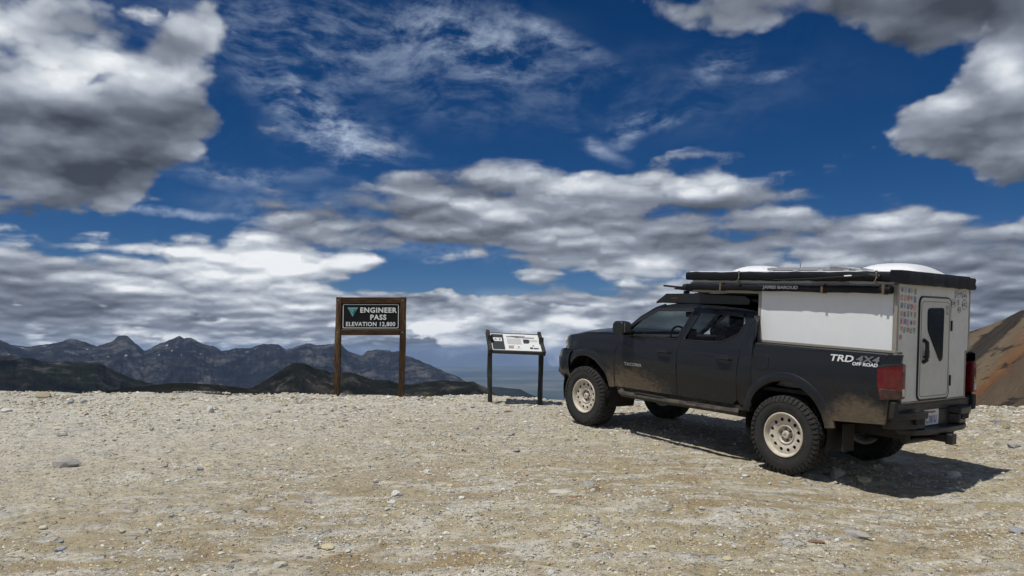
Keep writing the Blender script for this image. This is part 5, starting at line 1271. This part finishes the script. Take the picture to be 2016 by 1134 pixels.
prnt('printed_text', [(-.13, .13 + rnd.uniform(-.015, 0), .105 - k * .021, .112 - k * .021) for k in range(9)] + [(.27, .40, .09 - k * .02, .096 - k * .02) for k in range(4)], M_INKG)
prnt('printed_photo', [(.155, .245, -.03, .105), (.24, .265, .0, .10)], M_INKD)
prnt('printed_map', [(-.12, -.03, -.20, -.13)], M_INKR, .0056)
prnt('printed_caption', [(-.12, -.01, -.115, -.108), (.0, .10, -.20, -.197), (.04, .07, -.16, -.13), (.25, .30, -.20, -.14), (.31, .40, -.20, -.16), (.30, .33, -.11, -.08)], M_INKD, .0056)
# ------------------------------------------------------------------ loose rock
def rock_mesh(name, seed, mat, sub=2, flat=.6, cuts=9):
    rnd = random.Random(seed); bm = bmesh.new()
    bmesh.ops.create_icosphere(bm, subdivisions=sub, radius=1.0)
    pl = []
    for k in range(cuts):
        d = Vector((rnd.gauss(0, 1), rnd.gauss(0, 1), rnd.gauss(0, 1))).normalized(); pl.append((d, rnd.uniform(.52, .86)))
    for v in bm.verts:
        for d, h in pl:
            q = v.co.dot(d) - h
            if q > 0: v.co -= d * q * .93
        v.co += Vector((rnd.uniform(-1, 1), rnd.uniform(-1, 1), rnd.uniform(-1, 1))) * .022
        v.co.z *= flat
    me = bpy.data.meshes.new(name); bm.to_mesh(me); bm.free(); me.materials.append(mat)
    me.shade_smooth(); me.set_sharp_from_angle(angle=R_(24))
    return me
def stone_mat(name, c, v=.2):
    m = bpy.data.materials.new(name); m.use_nodes = True
    t = NT(m.node_tree); b = t.n['Principled BSDF']
    P = t.new('ShaderNodeTexCoord').outputs['Object']
    n = t.noise(P, 2.2, 6, .7); n2 = t.noise(P, 9, 5, .7)
    f = t.m('ADD', t.m('MULTIPLY', n, .6), t.m('MULTIPLY', n2, .4))
    t.put(b.inputs['Base Color'], t.ramp(f, [(.32, tuple(x * (1 - v * 1.5) for x in c)), (.5, c), (.68, tuple(min(.62, x * (1 + v)) for x in c))]))
    b.inputs['Roughness'].default_value = .95; b.inputs['Specular IOR Level'].default_value = .15
    bp = t.new('ShaderNodeBump'); bp.inputs['Strength'].default_value = .6; bp.inputs['Distance'].default_value = .006
    t.put(bp.inputs['Height'], n2); t.l.new(bp.outputs[0], b.inputs['Normal'])
    return m
STONE = dict(pale=stone_mat('pale_stone', (0.48, 0.46, 0.39)), tan=stone_mat('tan_stone', (0.33, 0.285, 0.205)), grey=stone_mat('grey_stone', (0.33, 0.315, 0.29)), white=stone_mat('white_stone', (0.56, 0.55, 0.51)),
             blue=stone_mat('blue_grey_stone', (0.30, 0.31, 0.32)), rust=stone_mat('rusty_stone', (0.24, 0.15, 0.115)), cream=stone_mat('cream_stone', (0.50, 0.44, 0.29)), brown=stone_mat('brown_stone', (0.20, 0.13, 0.085)))
KEYS = list(STONE)
RM = {k: [rock_mesh('rock', 100 + 7 * i + 31 * j, STONE[k], flat=.45 + .1 * (j % 4)) for j in range(4)] for i, k in enumerate(KEYS)}
def place_rock(x, y, s, key, var, label, group=None, sz=(1, 1, 1), rz=0.0, sink=.35, tilt=(0, 0)):
    o = bpy.data.objects.new('rock', RM[key][var % 4]); COL.objects.link(o)
    fl = .45 + .1 * (var % 4)
    o.location = (x, y, float(ground_z(x, y)) + s * sz[2] * fl * (.8 - 2 * sink) * .9)
    o.rotation_euler = (tilt[0], tilt[1], rz); o.scale = (s * sz[0], s * sz[1], s * sz[2])
    tag(o, label, 'rock', group)
    return o
SPECIAL = [
    (-4.93, 8.55, 0.170, 'grey', 1, (1, 0.6, 0.95), 0.2, 'large flat grey rock with a shadowed underside left of everything'),
    (-8.69, 14.22, 0.154, 'tan', 2, (1, 0.7, 1.1), 0, 'rounded tan rock on the skyline at far left'),
    (-8.27, 12.56, 0.115, 'white', 0, (1, 0.7, 0.9), 0.5, 'pale rock at the left edge just below the skyline'),
    (-6.00, 10.30, 0.077, 'grey', 2, (1, 0.8, 0.7), 0, 'grey stone behind the large flat grey rock'),
    (-4.83, 12.31, 0.082, 'white', 3, (1, 0.8, 1.3), 0, 'white pointed stone left of the wooden pass sign'),
    (-3.66, 12.01, 0.080, 'grey', 0, (1, 0.8, 1.1), 0.4, 'dark grey block of stone left of the pass sign'),
    (-1.10, 7.39, 0.068, 'white', 2, (1, 0.8, 1.0), 0, 'larger of two white stones touching below the pass sign'),
    (-1.10, 7.12, 0.044, 'white', 1, (1, 0.9, 1.0), 0.8, 'smaller white stone in front of another below the pass sign'),
    (-0.91, 8.27, 0.055, 'white', 3, (1, 0.8, 0.8), 0.2, 'white stone alone in the middle of the gravel'),
    (0.58, 7.10, 0.088, 'rust', 1, (1, 0.7, 0.55), 0.3, 'reddish brown rock half buried in the middle ledge'),
    (0.81, 7.49, 0.081, 'brown', 2, (1, 0.8, 1.1), 1.1, 'orange brown knobbly rock at the right end of the middle ledge'),
    (0.75, 7.66, 0.095, 'grey', 3, (1, 0.7, 0.9), 0.6, 'blue grey rock behind the orange brown one on the middle ledge'),
    (0.44, 7.34, 0.152, 'pale', 0, (1, 0.7, 0.5), 0.1, 'long pale ledge of rock breaking the gravel in the middle'),
    (0.26, 7.65, 0.051, 'white', 1, (1, 0.9, 1.2), 0.4, 'white stone at the left end of the middle ledge'),
    (3.70, 8.14, 0.071, 'cream', 2, (1, 0.9, 1.1), 0, 'yellowish white round stone in front of the pickup rear wheel shadow'),
    (3.49, 8.31, 0.110, 'grey', 3, (1, 0.6, 0.85), 0.2, 'angular grey white rock just behind the near rear tyre'),
    (3.71, 8.33, 0.031, 'cream', 0, (1, 0.9, 1.3), 0.2, 'tiny upright stone left of the yellowish white stone'),
    (3.92, 8.23, 0.048, 'tan', 1, (1, 0.8, 1.0), 0.2, 'little tan stone right of the yellowish white stone'),
    (4.87, 8.54, 0.078, 'white', 2, (1, 0.9, 1.1), 0.3, 'round whitish stone at the edge of the camper shadow'),
    (2.45, 8.16, 0.051, 'white', 0, (1, 0.7, 0.8), 0, 'white flat stone below the near rear tyre'),
    (2.99, 8.13, 0.061, 'tan', 1, (1, 0.6, 0.6), 0, 'flat tan stone right in front of the near rear tyre'),
    (2.35, 6.04, 0.075, 'brown', 0, (1, 0.6, 0.55), -0.3, 'dark brown flat stone in the right foreground'),
    (2.70, 6.12, 0.107, 'grey', 1, (1.25, 0.35, 0.7), -0.9, 'long blue grey splinter of rock lying aslant in the right foreground'),
    (4.17, 6.44, 0.064, 'blue', 2, (1, 0.8, 0.8), 0, 'blue grey rounded rock at the right edge'),
    (3.95, 7.20, 0.048, 'tan', 3, (1, 0.7, 0.8), 0, 'tan stone in the gravel below the whitish one at lower right'),
    (1.56, 5.67, 0.038, 'cream', 2, (1, 0.8, 0.9), 0, 'cream stone near the bottom right of centre'),
    (1.72, 5.64, 0.035, 'pale', 1, (1, 0.8, 0.8), 0.5, 'pale stone beside the cream stone near the bottom edge'),
    (-1.66, 5.57, 0.065, 'pale', 1, (1, 0.6, 0.85), 0.4, 'pale blocky rock at the bottom left of centre'),
    (-1.41, 5.98, 0.060, 'cream', 2, (1, 0.7, 0.8), -0.4, 'cream slab leaning in the lower left foreground'),
    (-1.51, 6.03, 0.030, 'grey', 0, (1, 0.9, 1.3), 0.3, 'small grey stone beside the leaning cream slab'),
    (-3.89, 6.47, 0.043, 'pale', 2, (1, 0.8, 0.9), 0, 'pale round stone in the lower left gravel'),
    (-3.20, 6.39, 0.035, 'pale', 3, (1, 0.9, 1.1), 0, 'pale pebble right of the round stone at lower left'),
    (-3.56, 6.15, 0.038, 'blue', 1, (1, 0.8, 0.8), 0.2, 'upper blue grey stone of a stacked pair at lower left'),
    (-3.45, 5.97, 0.045, 'blue', 3, (1, 0.8, 0.7), 0.7, 'lower blue grey stone of a stacked pair at lower left'),
    (-2.19, 5.87, 0.034, 'white', 0, (1, 0.9, 0.9), 0, 'flat white disc shaped stone near the bottom left'),
    (-1.93, 5.91, 0.034, 'tan', 2, (1, 0.6, 0.7), 0.3, 'tan flake of rock right of the white disc shaped stone'),
    (-2.46, 5.48, 0.041, 'pale', 3, (1, 0.7, 0.8), 0.1, 'pale stone on the bottom edge at left'),
    (0.89, 5.91, 0.037, 'pale', 0, (1, 0.8, 1.0), 0, 'pale stone in the foreground below the middle ledge'),
    (0.27, 5.40, 0.031, 'white', 2, (1, 0.8, 1.2), 0.5, 'white upright stone on the bottom edge near the centre'),
    (-0.01, 10.23, 0.055, 'grey', 3, (1, 0.8, 1.0), 0, 'grey stone in front of the slanted board'),
    (-0.08, 12.32, 0.082, 'brown', 1, (1, 0.6, 0.6), 0, 'low brown stone right in front of the slanted board'),
    (-0.49, 10.67, 0.053, 'grey', 0, (1, 0.7, 1.2), 0.8, 'dark upright stone left of the slanted board'),
    (8.16, 13.32, 0.089, 'cream', 0, (1, 0.6, 0.7), 0, 'cream stone on the skyline right of the rear bumper'),
    (7.23, 11.55, 0.106, 'grey', 2, (1, 0.6, 0.6), 0, 'grey flat stone between the bumper and the right edge'),
    (6.40, 9.85, 0.123, 'grey', 1, (1, 0.6, 0.7), 0, 'broad grey rock at the right edge beyond the camper shadow'),
    (6.96, 10.85, 0.090, 'tan', 3, (1, 0.6, 0.9), 0.3, 'tan angular rock right of the bumper near the skyline'),
]
for (x, y, s, key, var, sz, rz, lab) in SPECIAL:
    place_rock(x, y, s, key, var, lab, None, sz, rz, sink=.55 if 'ledge' in lab else .25)
rnd = random.Random(21)
G = 'small loose stones strewn over the pass'
LAB = dict(pale='small pale angular stone on the gravel', tan='small tan stone lying on the gravel', grey='small grey stone lying on the gravel', white='small whitish stone lying on the gravel', blue='small blue grey stone lying on the gravel')
n = 0
while n < 265:
    az = R_(rnd.uniform(-35, 35)); y = rnd.choice([rnd.uniform(4.6, 14.5), rnd.uniform(10.5, 14.6), rnd.uniform(12.6, 14.6)]); x = y * math.tan(az)
    if -1.2 < (x - 2.7) * .81 + (y - 10) * .58 < 1.0 and abs(-(x - 2.7) * .58 + (y - 10) * .81) < 2.9: continue
    k = rnd.choices(['pale', 'tan', 'grey', 'white', 'blue'], [5, 3, 3, 2, 1])[0]
    s = (.010 + .0028 * y) * rnd.uniform(.75, 1.15) * rnd.choice([1, 1, 1.35])
    where = (' near the far edge' if y > 12 else ' in the middle distance' if y > 8 else ' in the foreground') + (' at left' if x / y < -.22 else ' at right' if x / y > .22 else ' left of centre' if x < 0 else ' right of centre')
    place_rock(x, y, s, k, rnd.randrange(4), LAB[k] + where, G, (1, rnd.uniform(.6, 1), rnd.uniform(.7, 1.1)), rnd.uniform(0, 6.28), sink=rnd.uniform(.15, .4), tilt=(rnd.uniform(-.2, .2), rnd.uniform(-.2, .2)))
    n += 1

# gravel nobody could count: one mesh of small broken stones per colour, joined as one object
def build_gravel():
    rng = np.random.default_rng(5)
    bm = bmesh.new(); bmesh.ops.create_icosphere(bm, subdivisions=1, radius=1.0)
    bm.verts.ensure_lookup_table(); V0 = np.array([v.co[:] for v in bm.verts]); F0 = np.array([[v.index for v in f.verts] for f in bm.faces]); bm.free()
    N = 80000
    u = rng.random(N)
    Y = 3.9 * (15.2 / 3.9) ** (u ** .80)
    A = np.radians(rng.uniform(-39, 39, N)); X = Y * np.tan(A)
    X += rng.normal(0, .02, N)
    clump = fbm(X * .8, Y * 1.3, 4, .6, seed=91) + .9 * fbm(X * 3.1, Y * 4.2, 3, .6, seed=97) + .12 * np.clip((Y - 9) / 5, 0, 1) + .15 * np.clip((X - 5) / 3, 0, 1)
    keep = rng.random(N) < np.clip(.42 + 2.8 * clump, .05, 1)
    X, Y = X[keep], Y[keep]; N = len(X)
    S = (0.0038 + .00078 * Y) * np.exp(rng.normal(0, .42, N)) * (1 + .35 * np.clip((Y - 10) / 4, 0, 1) + .4 * np.clip((X - 5) / 3, 0, 1))
    S = np.minimum(S, .012 + .0030 * Y)
    Z = ground_z(X, Y)
    var = 10; shapes = []
    for k in range(var):
        v = V0.copy()
        for _ in range(6):
            d = rng.normal(size=3); d /= np.linalg.norm(d); h = rng.uniform(.45, .8); q = np.maximum(v @ d - h, 0); v = v - q[:, None] * d
        v[:, 2] *= rng.uniform(.35, .75); shapes.append(v)
    shapes = np.array(shapes)
    k = rng.integers(0, var, N); th = rng.uniform(0, 2 * pi, N); st = rng.uniform(.6, 1.5, (N, 2))
    v = shapes[k]
    v = v * np.stack([S * st[:, 0], S * st[:, 1] * .85, S], 1)[:, None, :]
    tx = rng.normal(0, .25, N)
    c, s = np.cos(tx), np.sin(tx); y2 = v[:, :, 1] * c[:, None] - v[:, :, 2] * s[:, None]; z2 = v[:, :, 1] * s[:, None] + v[:, :, 2] * c[:, None]
    c, s = np.cos(th), np.sin(th)
    xx = v[:, :, 0] * c[:, None] - y2 * s[:, None]; yy = v[:, :, 0] * s[:, None] + y2 * c[:, None]
    P = np.stack([xx + X[:, None], yy + Y[:, None], z2 + (Z + S * .12)[:, None]], 2).reshape(-1, 3)
    F = (F0[None] + (np.arange(N) * len(V0))[:, None, None]).reshape(-1, 3)
    me = mesh_from('gravel', P, F, smooth=False)
    mats = ['pale', 'tan', 'grey', 'white', 'cream', 'blue', 'rust']
    idx = rng.choice(len(mats), N, p=[.34, .31, .07, .16, .10, .01, .01])
    o = link('gravel', me, [GRAVEL_M[q] for q in mats])
    me.polygons.foreach_set('material_index', np.repeat(idx, len(F0)).astype(np.int32))
    tag(o, 'loose broken gravel covering the pass', kind='stuff')
GRAVEL_M = {k: pmat('gravel_' + k, c, .95, spec=.15) for k, c in dict(pale=(0.50, 0.47, 0.40), tan=(0.38, 0.325, 0.225), grey=(0.30, 0.285, 0.26), white=(0.62, 0.61, 0.56), cream=(0.53, 0.46, 0.31), blue=(0.22, 0.235, 0.25), rust=(0.17, 0.09, 0.06)).items()}
build_gravel()
